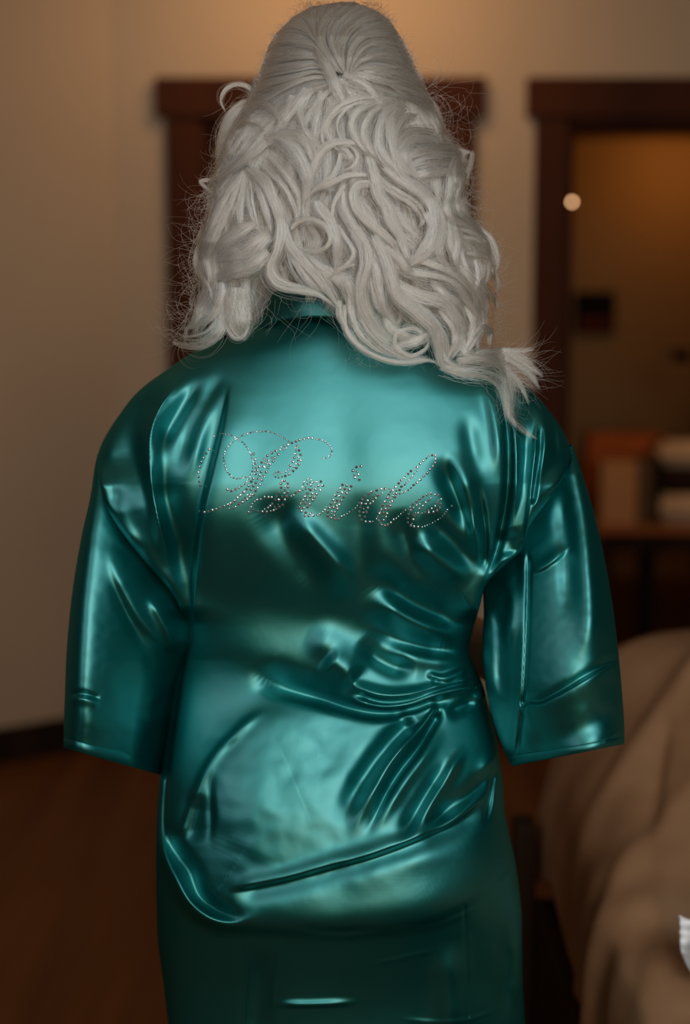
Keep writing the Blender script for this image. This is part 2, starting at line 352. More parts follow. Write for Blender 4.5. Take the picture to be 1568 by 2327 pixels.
def strokes(PX, PY, lst):
    'sum of fold profiles; each = (amp, wl, wr, mode, taper0, taper1, pts). wl: side left of travel, wr: right of it'
    out = np.zeros_like(PX, dtype=float)
    fx, fy = PX.ravel(), PY.ravel()
    for amp, wl, wr, mode, t0, t1, pts in lst:
        if mode == 'n': mode = 'g'
        elif max(wl, wr) <= 9 and abs(amp) <= 3.1 * mm: amp *= .35
        elif min(wl, wr) >= 9: wl *= 1.45; wr *= 1.45; amp *= 1.25; t0 = max(t0, .33) if t0 > .09 else t0; t1 = max(t1, .33) if t1 > .09 else t1
        p = cr(pts, 6 * len(pts)); mw = 3.2 * max(wl, wr)
        sel = np.where((fx > p[:, 0].min() - mw) & (fx < p[:, 0].max() + mw) & (fy > p[:, 1].min() - mw) & (fy < p[:, 1].max() + mw))[0]
        if not len(sel): continue
        x, y = fx[sel], fy[sel]; best = np.full(len(sel), 1e18); sd = np.zeros(len(sel)); tt = np.zeros(len(sel))
        cum = np.concatenate([[0], np.cumsum(np.linalg.norm(np.diff(p, axis=0), axis=1))])
        for k in range(len(p) - 1):
            ax, ay = p[k]; dx, dy = p[k + 1] - p[k]; l2 = dx * dx + dy * dy + 1e-9
            t = np.clip(((x - ax) * dx + (y - ay) * dy) / l2, 0, 1)
            ex, ey = x - ax - t * dx, y - ay - t * dy; d2 = ex * ex + ey * ey
            c = dx * ey - dy * ex; m_ = d2 < best
            best[m_] = d2[m_]; sd[m_] = (np.sign(c) * np.sqrt(d2))[m_]; tt[m_] = ((cum[k] + t * math.sqrt(l2)) / cum[-1])[m_]
        # in image space (y down) c>0 means right-hand side when looking along travel
        w = np.where(sd > 0, wr, wl)
        if mode == 'g': f = np.exp(-(sd / w) ** 2)
        elif mode == 'c': f = np.exp(-np.abs(sd) / w)                      # sharp crest
        else:                                                             # 's' step: full on the right side, decaying over wr; rise over wl
            f = 1 / (1 + np.exp(-np.clip(sd / wl * 3, -30, 30))) * np.exp(-(np.maximum(sd, 0) / wr) ** 2)
        L_ = cum[-1]
        tp = sstep(0, max(t0, 1e-3), tt + 1e-4) * sstep(0, max(t1, 1e-3), 1 - tt + 1e-4)
        out[np.unravel_index(sel, PX.shape)] += amp * f * tp
    return out
def fbm(PX, PY, scale, seed, octaves=3):
    r = np.random.default_rng(seed); o = np.zeros_like(PX, dtype=float)
    for k in range(octaves):
        for q in range(5):
            th = r.uniform(0, 2 * math.pi); ph = r.uniform(0, 6.28); f = 2 * math.pi / scale * 1.9 ** k * r.uniform(.7, 1.3)
            o += np.sin((PX * math.cos(th) + PY * math.sin(th)) * f + ph + 1.3 * np.sin((PX * math.sin(th) - PY * math.cos(th)) * f * .6 + ph * 2)) / 1.9 ** k / 5
    return o
mm = .0014
FOLDS = [
 # --- left shoulder and the long overlap line
 (-9*mm, 6, 45, 'g', .15, .1, [(520,855),(500,960),(470,1080),(450,1170),(434,1300),(426,1430),(405,1560),(385,1700),(372,1850),(374,1935)]),
 (7*mm, 60, 8, 'g', .2, .3, [(530,860),(512,960),(484,1080),(464,1170),(448,1300),(440,1430),(420,1560)]),
 (-7*mm, 13, 16, 'g', .2, .25, [(520,838),(480,890),(442,964),(424,1020),(416,1090)]),
 (-6*mm, 11, 14, 'g', .2, .3, [(466,850),(432,900),(407,942),(382,985),(360,1035)]),
 (5*mm, 16, 16, 'g', .2, .3, [(492,862),(462,930),(440,1010),(430,1100)]),
 (9*mm, 15, 12, 'g', .15, .2, [(430,850),(395,885),(367,922),(346,973),(343,1036),(350,1130),(364,1200),(386,1270),(402,1335)]),
 (5*mm, 8, 8, 'c', .15, .2, [(410,866),(378,905),(352,950),(340,1000),(340,1060),(350,1130),(366,1205),(386,1268)]),
 (-8*mm, 30, 20, 'g', .3, .2, [(352,1040),(364,1120),(384,1190),(408,1270),(416,1330)]),
 (-8*mm, 26, 26, 'g', .2, .3, [(385,855),(330,900),(300,960),(296,1040),(318,1120)]),
 (5*mm, 18, 24, 'g', .3, .3, [(300,1090),(322,1160),(350,1225),(385,1290)]),
 (4*mm, 12, 16, 'g', .3, .3, [(262,1120),(286,1200),(318,1255)]),
 (-4*mm, 14, 14, 'g', .3, .3, [(245,1020),(252,1100),(275,1180),(310,1245)]),
 (2.5*mm, 8, 8, 'g', .3, .3, [(286,1223),(300,1240)]), (2.5*mm, 9, 9, 'g', .3, .3, [(350,1300),(368,1326)]),
 # --- right shoulder
 (-12*mm, 11, 8, 'g', .35, .15, [(1112,860),(1142,930),(1154,1000),(1154,1100),(1143,1180),(1124,1262),(1104,1322)]),
 (7*mm, 8, 13, 'g', .3, .4, [(1150,905),(1168,970),(1174,1040),(1172,1120),(1158,1210)]),
 (5*mm, 22, 10, 'g', .4, .4, [(1092,850),(1118,920),(1132,1000),(1134,1090)]),
 (-4*mm, 9, 9, 'g', .4, .4, [(1192,950),(1192,1040),(1182,1130)]),
 (8*mm, 26, 6, 'g', .3, .08, [(1220,940),(1218,1010),(1210,1090),(1203,1165),(1193,1245)]),
 (-7*mm, 5, 9, 'g', .3, .1, [(1230,960),(1227,1030),(1218,1090),(1210,1150)]),
 (-4*mm, 8, 9, 'g', .4, .4, [(1236,900),(1256,970),(1266,1050)]),
 (4*mm, 10, 12, 'g', .4, .4, [(1212,890),(1240,970),(1248,1070)]),
 (-6*mm, 18, 18, 'g', .4, .1, [(1148,1200),(1160,1240),(1166,1272)]),
 (-7*mm, 18, 16, 'g', .4, .3, [(985,1035),(1018,1085),(1046,1140),(1072,1215)]),
 (9*mm, 20, 9, 'g', .35, .15, [(1020,1020),(1046,1085),(1066,1150),(1082,1215),(1094,1290)]),
 (-3*mm, 14, 14, 'g', .4, .4, [(1056,930),(1072,1010),(1084,1090)]),
 (-7*mm, 7, 16, 'g', .4, .2, [(1084,1090),(1098,1170),(1104,1250),(1100,1310)]),
 # --- middle of the back
 (-8*mm, 30, 30, 'g', .25, .2, [(598,1110),(622,1165),(664,1230),(716,1300),(770,1340)]),
 (7*mm, 18, 30, 'g', .2, .35, [(650,1150),(690,1200),(740,1255),(790,1310),(820,1350)]),
 (-4*mm, 26, 26, 'g', .3, .3, [(820,1100),(816,1200),(822,1300),(826,1400)]),
 (-5*mm, 16, 20, 'g', .3, .2, [(906,1150),(918,1220),(946,1280),(990,1330)]),
 (-6*mm, 16, 18, 'g', .2, .2, [(956,1170),(994,1200),(1040,1245),(1082,1300)]),
 (6*mm, 18, 18, 'g', .2, .3, [(940,1215),(980,1258),(1030,1296),(1070,1330)]),
 (-10*mm, 26, 24, 'g', .25, .1, [(845,1268),(880,1322),(930,1364),(998,1392),(1060,1398),(1090,1380)]),
 (9*mm, 15, 20, 'g', .2, .15, [(850,1335),(885,1375),(935,1406),(1000,1436),(1050,1440)]),
 (-9*mm, 20, 20, 'g', .2, .1, [(820,1395),(868,1432),(930,1462),(1000,1474),(1060,1474)]),
 (5*mm, 12, 14, 'g', .2, .1, [(875,1470),(930,1487),(1000,1500),(1056,1504)]),
 (-7*mm, 20, 14, 'g', .2, .2, [(815,1450),(850,1490),(900,1516),(950,1520)]),
 (5*mm, 28, 24, 'g', .3, .3, [(690,1440),(740,1462),(800,1500),(840,1530)]),
 (7*mm, 20, 26, 'g', .3, .2, [(735,1490),(775,1520),(815,1545)]),
 (-8*mm, 22, 16, 'g', .3, .1, [(575,1500),(610,1538),(680,1562),(760,1578),(830,1590)]),
 # gathers at the waist
 (4*mm, 7, 7, 'g', .2, .1, [(966,1530),(1000,1540),(1030,1532),(1060,1520)]),
 (-4*mm, 5, 5, 'g', .2, .1, [(975,1546),(1010,1552),(1040,1544),(1072,1532)]),
 (7*mm, 9, 9, 'g', .15, .08, [(770,1528),(819,1564),(886,1581),(962,1573),(1020,1553),(1076,1540)]),
 (-6*mm, 7, 7, 'g', .15, .08, [(800,1570),(860,1593),(930,1590),(985,1572),(1040,1556),(1082,1552)]),
 (7*mm, 8, 8, 'g', .15, .08, [(790,1588),(864,1606),(922,1602),(980,1582),(1042,1566),(1092,1560)]),
 (-11*mm, 12, 9, 'g', .15, .1, [(560,1560),(640,1572),(710,1588),(790,1610),(860,1621),(931,1615),(985,1600),(1030,1588),(1070,1585)]),
 (6*mm, 8, 8, 'n', .1, .4, [(895,1630),(945,1619),(984,1607),(973,1636),(944,1666),(906,1704),(868,1752),(835,1800)]),
 (8*mm, 13, 15, 'n', .25, .45, [(962,1648),(925,1690),(886,1738),(852,1790),(820,1850),(792,1905)]),
 (-10*mm, 17, 26, 'n', .12, .4, [(948,1632),(905,1672),(860,1724),(822,1778),(788,1836),(770,1880)]),
 (-9*mm, 11, 10, 'n', .1, .4, [(1004,1606),(984,1642),(952,1698),(912,1750),(880,1800),(850,1862),(826,1910)]),
 (5*mm, 16, 30, 'n', .3, .4, [(1010,1655),(965,1715),(920,1775),(878,1840),(840,1900)]),
 (-8*mm, 16, 20, 'n', .3, .4, [(1030,1725),(990,1782),(956,1835),(918,1892),(890,1925)]),
 (7*mm, 13, 13, 'n', .3, .4, [(1058,1690),(1028,1745),(993,1797),(956,1860),(930,1900)]),
 (-9*mm, 20, 18, 'n', .25, .35, [(1120,1728),(1082,1776),(1028,1826),(980,1880),(950,1905)]),
 (6*mm, 13, 16, 'n', .3, .4, [(1132,1690),(1098,1752),(1046,1806),(996,1852)]),
 (-5*mm, 6, 6, 'n', .3, .4, [(1130,1735),(1118,1785),(1111,1830),(1100,1880)]),
 (6*mm, 12, 14, 'g', .2, .3, [(1102,1600),(1100,1560),(1092,1545)]),
 (-5*mm, 12, 10, 'g', .2, .2, [(1082,1580),(1060,1600),(1010,1622)]),
 # --- hip: crest at the left, drape at the bottom
 (6.5*mm, 34, 85, 's', .12, .2, [(402,1912),(420,1877),(442,1815),(468,1752),(498,1706),(535,1668),(570,1636),(605,1613),(660,1606),(733,1606),(800,1616)]),
 (3.5*mm, 10, 12, 'n', .1, .2, [(402,1912),(420,1877),(442,1815),(468,1752),(498,1706),(535,1668),(570,1636),(610,1612)]),
 (-2.5*mm, 9, 9, 'n', .4, .4, [(484,1745),(478,1800),(480,1870),(474,1930)]),
 (-4*mm, 22, 16, 'g', .2, .2, [(455,1800),(440,1870),(450,1925)]),
 (10*mm, 9, 12, 'g', .06, .15, [(366,1745),(359,1820),(360,1890),(374,1945),(398,1995),(424,2042),(456,2074),(492,2094),(535,2101),(570,2088),(590,2062)]),
 (-9*mm, 12, 12, 'g', .1, .1, [(384,1860),(393,1912),(412,1950),(436,1985),(456,2035),(490,2064),(530,2078),(556,2068)]),
 (8*mm, 12, 62, 's', .25, .2, [(362,1930),(380,1985),(410,2040),(450,2086),(500,2106),(560,2112),(650,2118),(760,2120),(880,2114),(980,2095),(1060,2055),(1120,2005),(1172,1955)][::-1]),
 (-7*mm, 6, 30, 'g', .1, .15, [(1120,1806),(1040,1870),(965,1906),(850,1950),(740,1980),(643,2006),(520,2030)][::-1]),
 (5*mm, 22, 6, 'g', .1, .15, [(1116,1798),(1036,1860),(961,1896),(846,1940),(736,1970),(640,1997),(515,2022)][::-1]),
 (-2.5*mm, 9, 6, 'n', .35, .35, [(660,2106),(760,2116),(870,2110)]),
 (3*mm, 5, 8, 'g', .2, .2, [(660,2124),(770,2128),(900,2116),(1000,2100),(1100,2052)]),
 (3*mm, 8, 8, 'g', .2, .2, [(1130,2020),(1170,1965),(1180,1935)]),
 # --- lower skirt
 (6*mm, 26, 26, 'g', .15, .4, [(1020,2130),(1026,2200),(1030,2270),(1030,2400)]),
 (-3*mm, 5, 5, 'g', .1, .4, [(1054,2040),(1058,2120),(1062,2240),(1064,2400)]),
 (3*mm, 5, 5, 'c', .1, .4, [(1066,2110),(1068,2200),(1070,2400)]),
 (3.5*mm, 10, 5, 'n', .3, .4, [(612,2282),(700,2284),(800,2279),(830,2274)]),
 (2*mm, 5, 5, 'g', .3, .3, [(830,2192),(880,2184),(960,2166),(1000,2160)]),
 (2*mm, 5, 5, 'g', .3, .3, [(900,2314),(980,2322),(1060,2318),(1140,2290)]),
 (2*mm, 4, 4, 'g', .2, .1, [(560,2110),(562,2200),(555,2300),(552,2400)]),
 (2.5*mm, 5, 5, 'g', .2, .1, [(640,2125),(628,2200),(618,2300)]),
 (-4*mm, 20, 20, 'g', .2, .1, [(600,2140),(590,2230),(580,2400)]),
 (5*mm, 12, 12, 'g', .2, .2, [(1175,2100),(1178,2200),(1172,2300)]),
 (-3*mm, 12, 12, 'g', .2, .2, [(1150,2100),(1150,2200),(1145,2330)]),
 # collar seam over the upper back
 (-3*mm, 5, 5, 'g', .1, .2, [(585,755),(640,728),(700,722),(770,738)]),
]
# silhouette of the robe body: rows of (py, xL, xR, depth towards the camera, superellipse power)
PROF = np.array([
 (672, 640, 850, .062), (700, 612, 905, .074), (740, 575, 960, .088), (775, 500, 1040, .097), (800, 435, 1100, .102), (840, 380, 1150, .110), (870, 335, 1190, .1145),
 (900, 302, 1222, .1185), (930, 280, 1246, .122), (965, 255, 1272, .126), (1000, 234, 1290, .130), (1030, 222, 1302, .133), (1050, 219, 1300, .135),
 (1100, 226, 1272, .140), (1150, 240, 1235, .141), (1200, 268, 1200, .139), (1250, 306, 1190, .134), (1300, 350, 1130, .127), (1335, 382, 1099, .122), (1370, 406, 1093, .117),
 (1420, 408, 1078, .110), (1480, 400, 1062, .104), (1530, 396, 1086, .102), (1560, 392, 1100, .103), (1600, 386, 1108, .108), (1680, 376, 1130, .122), (1760, 363, 1141, .135), (1850, 356, 1147, .146),
 (1950, 354, 1170, .154), (2020, 355, 1180, .156), (2080, 356, 1186, .150), (2140, 358, 1186, .136), (2240, 372, 1188, .119), (2327, 382, 1194, .110), (2420, 384, 1200, .106), (2560, 380, 1206, .104)], float)
_g = np.arange(560, 2660); _k = np.exp(-(np.arange(-60, 61) / 17.0) ** 2); _k /= _k.sum()
_k2 = np.exp(-(np.arange(-110, 111) / 40.0) ** 2); _k2 /= _k2.sum()
_ps = [None] + [np.convolve(np.interp(np.arange(500, 2720), PROF[:, 0], PROF[:, k]), _k, 'same')[60:-60] for k in (1, 2)] + [np.convolve(np.interp(np.arange(450, 2770), PROF[:, 0], PROF[:, 3]), _k2, 'same')[110:-110]]
def prof(py, k): return np.interp(py, _g, _ps[k])
nr, ncn = 620, 400
py_ = np.concatenate([np.linspace(672, 2330, 560), np.linspace(2334, 2560, nr - 560)])
xl, xr, dd = prof(py_, 1), prof(py_, 2), prof(py_, 3)
th = np.linspace(0, math.pi, ncn)
e = 0.5 - 0.5 * np.cos(th)                                   # 0..1 across
PXg = xl[:, None] + (xr - xl)[:, None] * e[None]; PYg = np.repeat(py_[:, None], ncn, 1)
PXg = np.clip(PXg, 0, 2000)
s_ = np.clip(1 - (2 * e - 1) ** 2, 0, 1)[None] ** .5
powr = np.interp(py_, [672, 900, 1100, 1300, 1500, 1700, 1950, 2150, 2400], [1.0, .56, .43, .55, .62, .47, .46, .56, .7])[:, None]
def body_depth(PX, PY, s, pw, d):
    eb = .60 * sstep(1035, 1110, PY) * sstep(1420, 1375, PY)
    sp = s ** pw; de = np.minimum(PX - prof(PY, 1), prof(PY, 2) - PX)
    h = d * (sp + eb * (1 - sp) * np.exp(-(de / 60.0) ** 2))
    # shoulder-blade fullness, spine hollow, buttocks
    g = lambda cx, cy, sx, sy: np.exp(-((PX - cx) / sx) ** 2 - ((PY - cy) / sy) ** 2)
    h = h + .003 * g(600, 1040, 150, 160) + .003 * g(930, 1040, 150, 160) - .002 * g(775, 1060, 60, 250) - .010 * g(720, 1400, 170, 130) \
        + .012 * g(610, 1900, 150, 150) + .016 * g(930, 1930, 170, 150) - .002 * g(775, 1900, 60, 120)
    return h
Hh = body_depth(PXg, PYg, s_, powr, dd[:, None])
# broad tilts of the cloth: (cx, cy, sx, sy, turn deg, tilt deg up+), integrated to a depth field
TILT = [
 (720, 1335, 240, 66, 8, -20), (640, 1530, 110, 40, 20, -17), (720, 1440, 150, 34, 8, 10), (480, 1420, 60, 260, 3, -5), (800, 1535, 70, 30, 25, 12),
 (560, 1200, 130, 60, 0, -7), (725, 1240, 40, 95, -38, 20), (980, 1310, 90, 40, 25, -6), (1060, 1150, 40, 120, 0, 2), (960, 1500, 110, 22, 8, -8),
 (760, 1720, 260, 90, 0, 5), (1010, 1700, 110, 60, 0, 9), (560, 1870, 60, 70, 0, -6), (700, 1850, 60, 60, 0, -6), (630, 1760, 60, 50, 0, -3), (930, 1830, 80, 70, -30, -5), (600, 1960, 160, 30, -5, 5),
 (840, 1990, 260, 22, -12, -12), (800, 2055, 330, 40, -8, 10), (1080, 1930, 90, 60, -30, 9), (760, 2200, 350, 80, 0, -16), (450, 2200, 120, 160, 0, -14), (1040, 2220, 50, 120, 0, 12),
 (500, 1560, 90, 130, 0, -11), (800, 790, 240, 45, 0, -6), (300, 1000, 70, 130, 0, -8),
]
def tilt_field():
    st = 8; ny, nx = 340, 230; yy, xx = np.mgrid[0:ny, 0:nx].astype(float); yy *= st; xx *= st
    s = np.zeros((ny, nx))
    for cx, cy, sx, sy, a, t in TILT:
        a = math.radians(a); u = (xx - cx) * math.cos(a) + (yy - cy) * math.sin(a); v = -(xx - cx) * math.sin(a) + (yy - cy) * math.cos(a)
        s += math.tan(math.radians(t)) * np.exp(-(u / sx) ** 2 - (v / sy) ** 2)
    s *= .00041 * st
    ky = np.fft.fftfreq(ny)[:, None] * 2 * math.pi; kx = np.fft.fftfreq(nx)[None] * 2 * math.pi
    h = np.fft.ifft2(-1j * ky * np.fft.fft2(s) / (ky ** 2 + .22 * kx ** 2 + 2e-4)).real
    return h, st
TF, TS = tilt_field()
def tilt_at(px, py):
    x = np.clip(np.asarray(px) / TS, 0, TF.shape[1] - 2.001); y = np.clip(np.asarray(py) / TS, 0, TF.shape[0] - 2.001)
    i = y.astype(int); j = x.astype(int); a = y - i; b = x - j; a = a * a * (3 - 2 * a) * 0 + a
    return (TF[i, j] * (1 - a) + TF[i + 1, j] * a) * (1 - b) + (TF[i, j + 1] * (1 - a) + TF[i + 1, j + 1] * a) * b
fold = strokes(PXg, PYg, FOLDS) + tilt_at(PXg, PYg)
# crumpled relief of the hip and small wrinkles all over
hipm = sstep(1600, 1680, PYg) * sstep(2080, 1960, PYg) * sstep(400, 520, PXg) * sstep(1050, 850, PXg)
fold += hipm * 1.1 * mm * fbm(PXg, PYg, 210, 3, 3) + .38 * mm * fbm(PXg, PYg, 170, 5, 2) * sstep(850, 1000, PYg) + .03 * mm * fbm(PXg, PYg, 40, 8, 2)
edge = sstep(0, .10, s_)                                     # folds vanish at the very rim
Yn = YA - Hh - fold * edge
near = P(PXg, PYg, Yn)
# far side (the front of the body): half ellipse in world space
nf = 90; tf = np.linspace(0, math.pi, nf + 2)[1:-1]
Lr, Rr = near[:, 0], near[:, -1]; cxm = (Lr + Rr) / 2; hw = (Rr[:, 0] - Lr[:, 0]) / 2
fd = np.interp(py_, [672, 760, 900, 1200, 1530, 1900, 2560], [.03, .07, .10, .125, .10, .12, .12])
far = np.zeros((nr, nf, 3)); far[..., 0] = cxm[:, 0:1] + hw[:, None] * np.cos(tf)[None]; far[..., 1] = YA + fd[:, None] * np.sin(tf)[None] ** .85
far[..., 2] = Rr[:, 2:3]
ring = np.concatenate([near, far], 1); nc_ = ncn + nf
me = mesh_np('robe', ring.reshape(-1, 3), grid_faces(nr, nc_, close=True, flip=True))
b_ = bmesh.new(); b_.from_mesh(me); bmesh.ops.recalc_face_normals(b_, faces=b_.faces); b_.to_mesh(me); b_.free()
robe = link('robe', me, M['satin'], person)
robe['label'] = 'teal satin robe with a rhinestone word on its back'
def robe_hit(px, py):
    'depth Y of the robe surface at a photo pixel'
    px = np.atleast_1d(np.asarray(px, float)); py = np.atleast_1d(np.asarray(py, float))
    x0, x1, d = prof(py, 1), prof(py, 2), prof(py, 3)
    ee = np.clip((px - x0) / (x1 - x0), 0.001, .999); s = np.clip(1 - (2 * ee - 1) ** 2, 0, 1) ** .5
    pw = np.interp(py, [672, 900, 1100, 1300, 1500, 1700, 1950, 2150, 2400], [1.0, .56, .43, .55, .62, .47, .46, .56, .7])
    h = body_depth(px, py, s, pw, d) + (strokes(px, py, FOLDS) + tilt_at(px, py)) * sstep(0, .10, s)
    return YA - h

# ------------------------------------------------------------------ sleeves
def sleeve(name, rows_, folds, warp, seed, ymax, tuck, pw):
    'rows_: (v, (xL,yL), (xR,yR), near depth, far depth, centre depth)  rows run from the seam to the hem, in photo pixels'
    R = cr(rows_, 300); nn = 150
    t = np.linspace(0, math.pi, nn); e = .5 - .5 * np.cos(t)
    xL, yL, xR, yR, dn, df, yc = [R[:, k][:, None] for k in range(7)]
    PX = xL + (xR - xL) * e; PY = yL + (yR - yL) * e
    ew = e ** warp if warp < 1 else 1 - (1 - e) ** (1 / warp)
    s = np.sin(math.pi * np.clip(ew, 0, 1))[None] ** pw
    f = strokes(PX, PY, folds) + .35 * mm * fbm(PX, PY, 120, seed, 3)
    Yn = yc - dn * s - f * sstep(0, .3, s) + tuck * sstep(.60, 1, e) * sstep(.42, .72, np.linspace(0, 1, 300))[:, None]
    inside_ = (PX > prof(PY, 1) + 1) & (PX < prof(PY, 2) - 1) & (PY < ymax)      # tucked under the robe body
    Yn = np.where(inside_, np.maximum(Yn, robe_hit(PX.ravel(), PY.ravel()).reshape(PX.shape) + .006), Yn)
    nearp = P(PX, PY, Yn)
    tf = np.linspace(0, math.pi, 62)[1:-1]
    a, b = nearp[:, 0], nearp[:, -1]
    farp = a[:, None] * 0 + (b[:, None] * (.5 + .5 * np.cos(tf))[None, :, None] + a[:, None] * (.5 - .5 * np.cos(tf))[None, :, None])
    farp[..., 1] += df * np.sin(tf)[None] ** .8
    ring = np.concatenate([nearp, farp], 1); n_c = ring.shape[1]
    me = mesh_np(name, ring.reshape(-1, 3), grid_faces(300, n_c, close=True))
    bq = bmesh.new(); bq.from_mesh(me); bmesh.ops.recalc_face_normals(bq, faces=bq.faces); bq.to_mesh(me); bq.free()
    o = link(name, me, M['satin'], robe)
    md = o.modifiers.new('cloth', 'SOLIDIFY'); md.thickness = .0015; md.offset = -1
    return o, nearp
# rows: xL,yL,xR,yR,depth near,depth far,centre Y
LS = [(222,1030, 420,1200, .020,.03,1.45),(215,1062, 430,1290, .035,.05,1.44),(205,1130, 440,1370, .050,.06,1.43),(185,1220, 440,1440, .066,.07,1.425),(165,1340, 430,1500, .078,.07,1.42),
      (152,1470, 422,1580, .086,.07,1.415),(147,1590, 405,1660, .088,.07,1.41),(145,1650, 395,1715, .088,.07,1.41),(146,1698, 385,1765, .086,.07,1.41)]
LF = [
 (2.5*mm, 30, 34, 'n', .15, .1, [(214,1090),(202,1220),(194,1330),(190,1440),(188,1560),(200,1650),(215,1700)]),
 (-2*mm, 8, 4, 'n', .2, .2, [(155,1578),(190,1577),(230,1588)]), (2*mm, 5, 12, 'n', .2, .2, [(155,1588),(190,1589),(230,1600)]),
 (5*mm, 9, 60, 's', .2, .3, [(396,1506),(350,1455),(300,1395),(262,1320),(240,1240)]),
 (6*mm, 30, 14, 'n', .3, .2, [(335,1350),(366,1400),(388,1450),(396,1492)]),
 (5*mm, 26, 26, 'n', .4, .4, [(330,1650),(355,1635),(380,1615)]),
 (-4*mm, 40, 30, 'n', .3, .3, [(290,1500),(310,1580),(300,1660)]), (3*mm, 16, 16, 'n', .4, .4, [(395,1530),(360,1580),(330,1620)]),
 (-3*mm, 14, 14, 'n', .4, .4, [(250,1290),(290,1400),(330,1480),(360,1560)]),
 (1.2*mm, 3, 3, 'n', .1, .1, [(146,1682),(200,1702),(270,1712),(300,1728)]),
]
sl, sl_near = sleeve('sleeve', LS, LF, .40, 21, 1385, .07, .95)
RS = [(1110,1200, 1302,1010, .020,.03,1.45),(1096,1270, 1316,1055, .035,.05,1.44),(1098,1335, 1343,1140, .050,.06,1.43),(1101,1400, 1368,1240, .066,.07,1.42),(1098,1480, 1390,1360, .078,.07,1.41),
      (1106,1570, 1405,1480, .086,.07,1.40),(1124,1650, 1415,1590, .088,.07,1.395),(1145,1705, 1419,1660, .086,.07,1.39),(1162,1740, 1417,1690, .084,.07,1.39)]
RF = [
 (4*mm, 14, 5, 'n', .1, .1, [(1192,1240),(1192,1320),(1190,1420),(1186,1520),(1181,1600),(1172,1680),(1164,1725)][::-1]),
 (-5*mm, 5, 34, 'n', .1, .1, [(1199,1250),(1199,1330),(1196,1430),(1192,1520),(1187,1590),(1179,1680),(1172,1725)]),
 (7*mm, 20, 14, 'n', .4, .4, [(1150,1300),(1164,1350),(1164,1400),(1152,1450),(1142,1500)]),
 (-7*mm, 14, 16, 'n', .3, .3, [(1102,1380),(1126,1400),(1140,1450),(1138,1530),(1148,1600)]),
 (11*mm, 42, 34, 'n', .1, .25, [(1300,1030),(1322,1110),(1338,1220),(1346,1320),(1346,1420),(1332,1520)]),
 (-5*mm, 22, 22, 'n', .3, .3, [(1276,1100),(1284,1200),(1290,1300),(1290,1420)]),
 (3*mm, 16, 5, 'n', .3, .3, [(1200,1306),(1240,1286),(1276,1258),(1294,1236)]),
 (-2.5*mm, 12, 4, 'n', .05, .05, [(1180,1602),(1204,1593),(1232,1591),(1280,1566),(1330,1536),(1372,1512),(1404,1498)]),
 (5*mm, 5, 30, 'n', .05, .05, [(1180,1612),(1204,1604),(1232,1602),(1280,1578),(1330,1548),(1372,1524),(1404,1510)]),
 (-5*mm, 34, 34, 'n', .2, .2, [(1190,1690),(1260,1680),(1340,1650),(1400,1600)]),
 (1.2*mm, 3, 3, 'n', .1, .1, [(1210,1716),(1290,1710),(1360,1692),(1412,1655)]),
]
sr, sr_near = sleeve('sleeve', RS, RF, 1.7, 33, 1385, 0, .75)
# hems: narrow turned bands along both cuffs
def hem(near_, name='hem'):
    a = near_[-1]; n = len(a); up = near_[-14] - near_[-1]
    v = []; 
    for k in range(n):
        nrm_ = Vector((0, -1, 0))
        for (o, q) in ((.0008, 1.0), (.0022, .9), (.0022, .12), (.0006, -.06)):
            v.append(a[k] + up[k] * q + np.array((0, -o, 0)))
    f = [(k * 4 + j, (k + 1) * 4 + j, (k + 1) * 4 + j + 1, k * 4 + j + 1) for k in range(n - 1) for j in range(3)]
    return link(name, mesh_np(name, v, f), M['satin'], robe)
hem(sl_near); hem(sr_near)
# collar band standing round the neck
cp = []
nk = 90
for i in range(nk):
    u = i / (nk - 1)
    px = 578 + (970 - 578) * u
    lo_y = np.interp(px, [578, 640, 700, 780, 860, 970], [756, 730, 722, 722, 740, 800]); hi_y = np.interp(px, [578, 600, 618, 640, 700, 800, 900, 970], [748, 700, 668, 655, 645, 645, 665, 730])
    bow = 1 - (2 * u - 1) ** 2
    for j in range(14):
        v = j / 13
        Yc = YA - .026 - .066 * bow ** .6 * (1 - .25 * v) - .004 * math.sin(math.pi * v)
        cp.append(P(px + (775 - px) * .06 * v, lo_y + (hi_y - lo_y) * v, Yc))
col = link('collar', mesh_np('collar', cp, grid_faces(nk, 14)), M['satin'], robe)
md = col.modifiers.new('cloth', 'SOLIDIFY'); md.thickness = .003
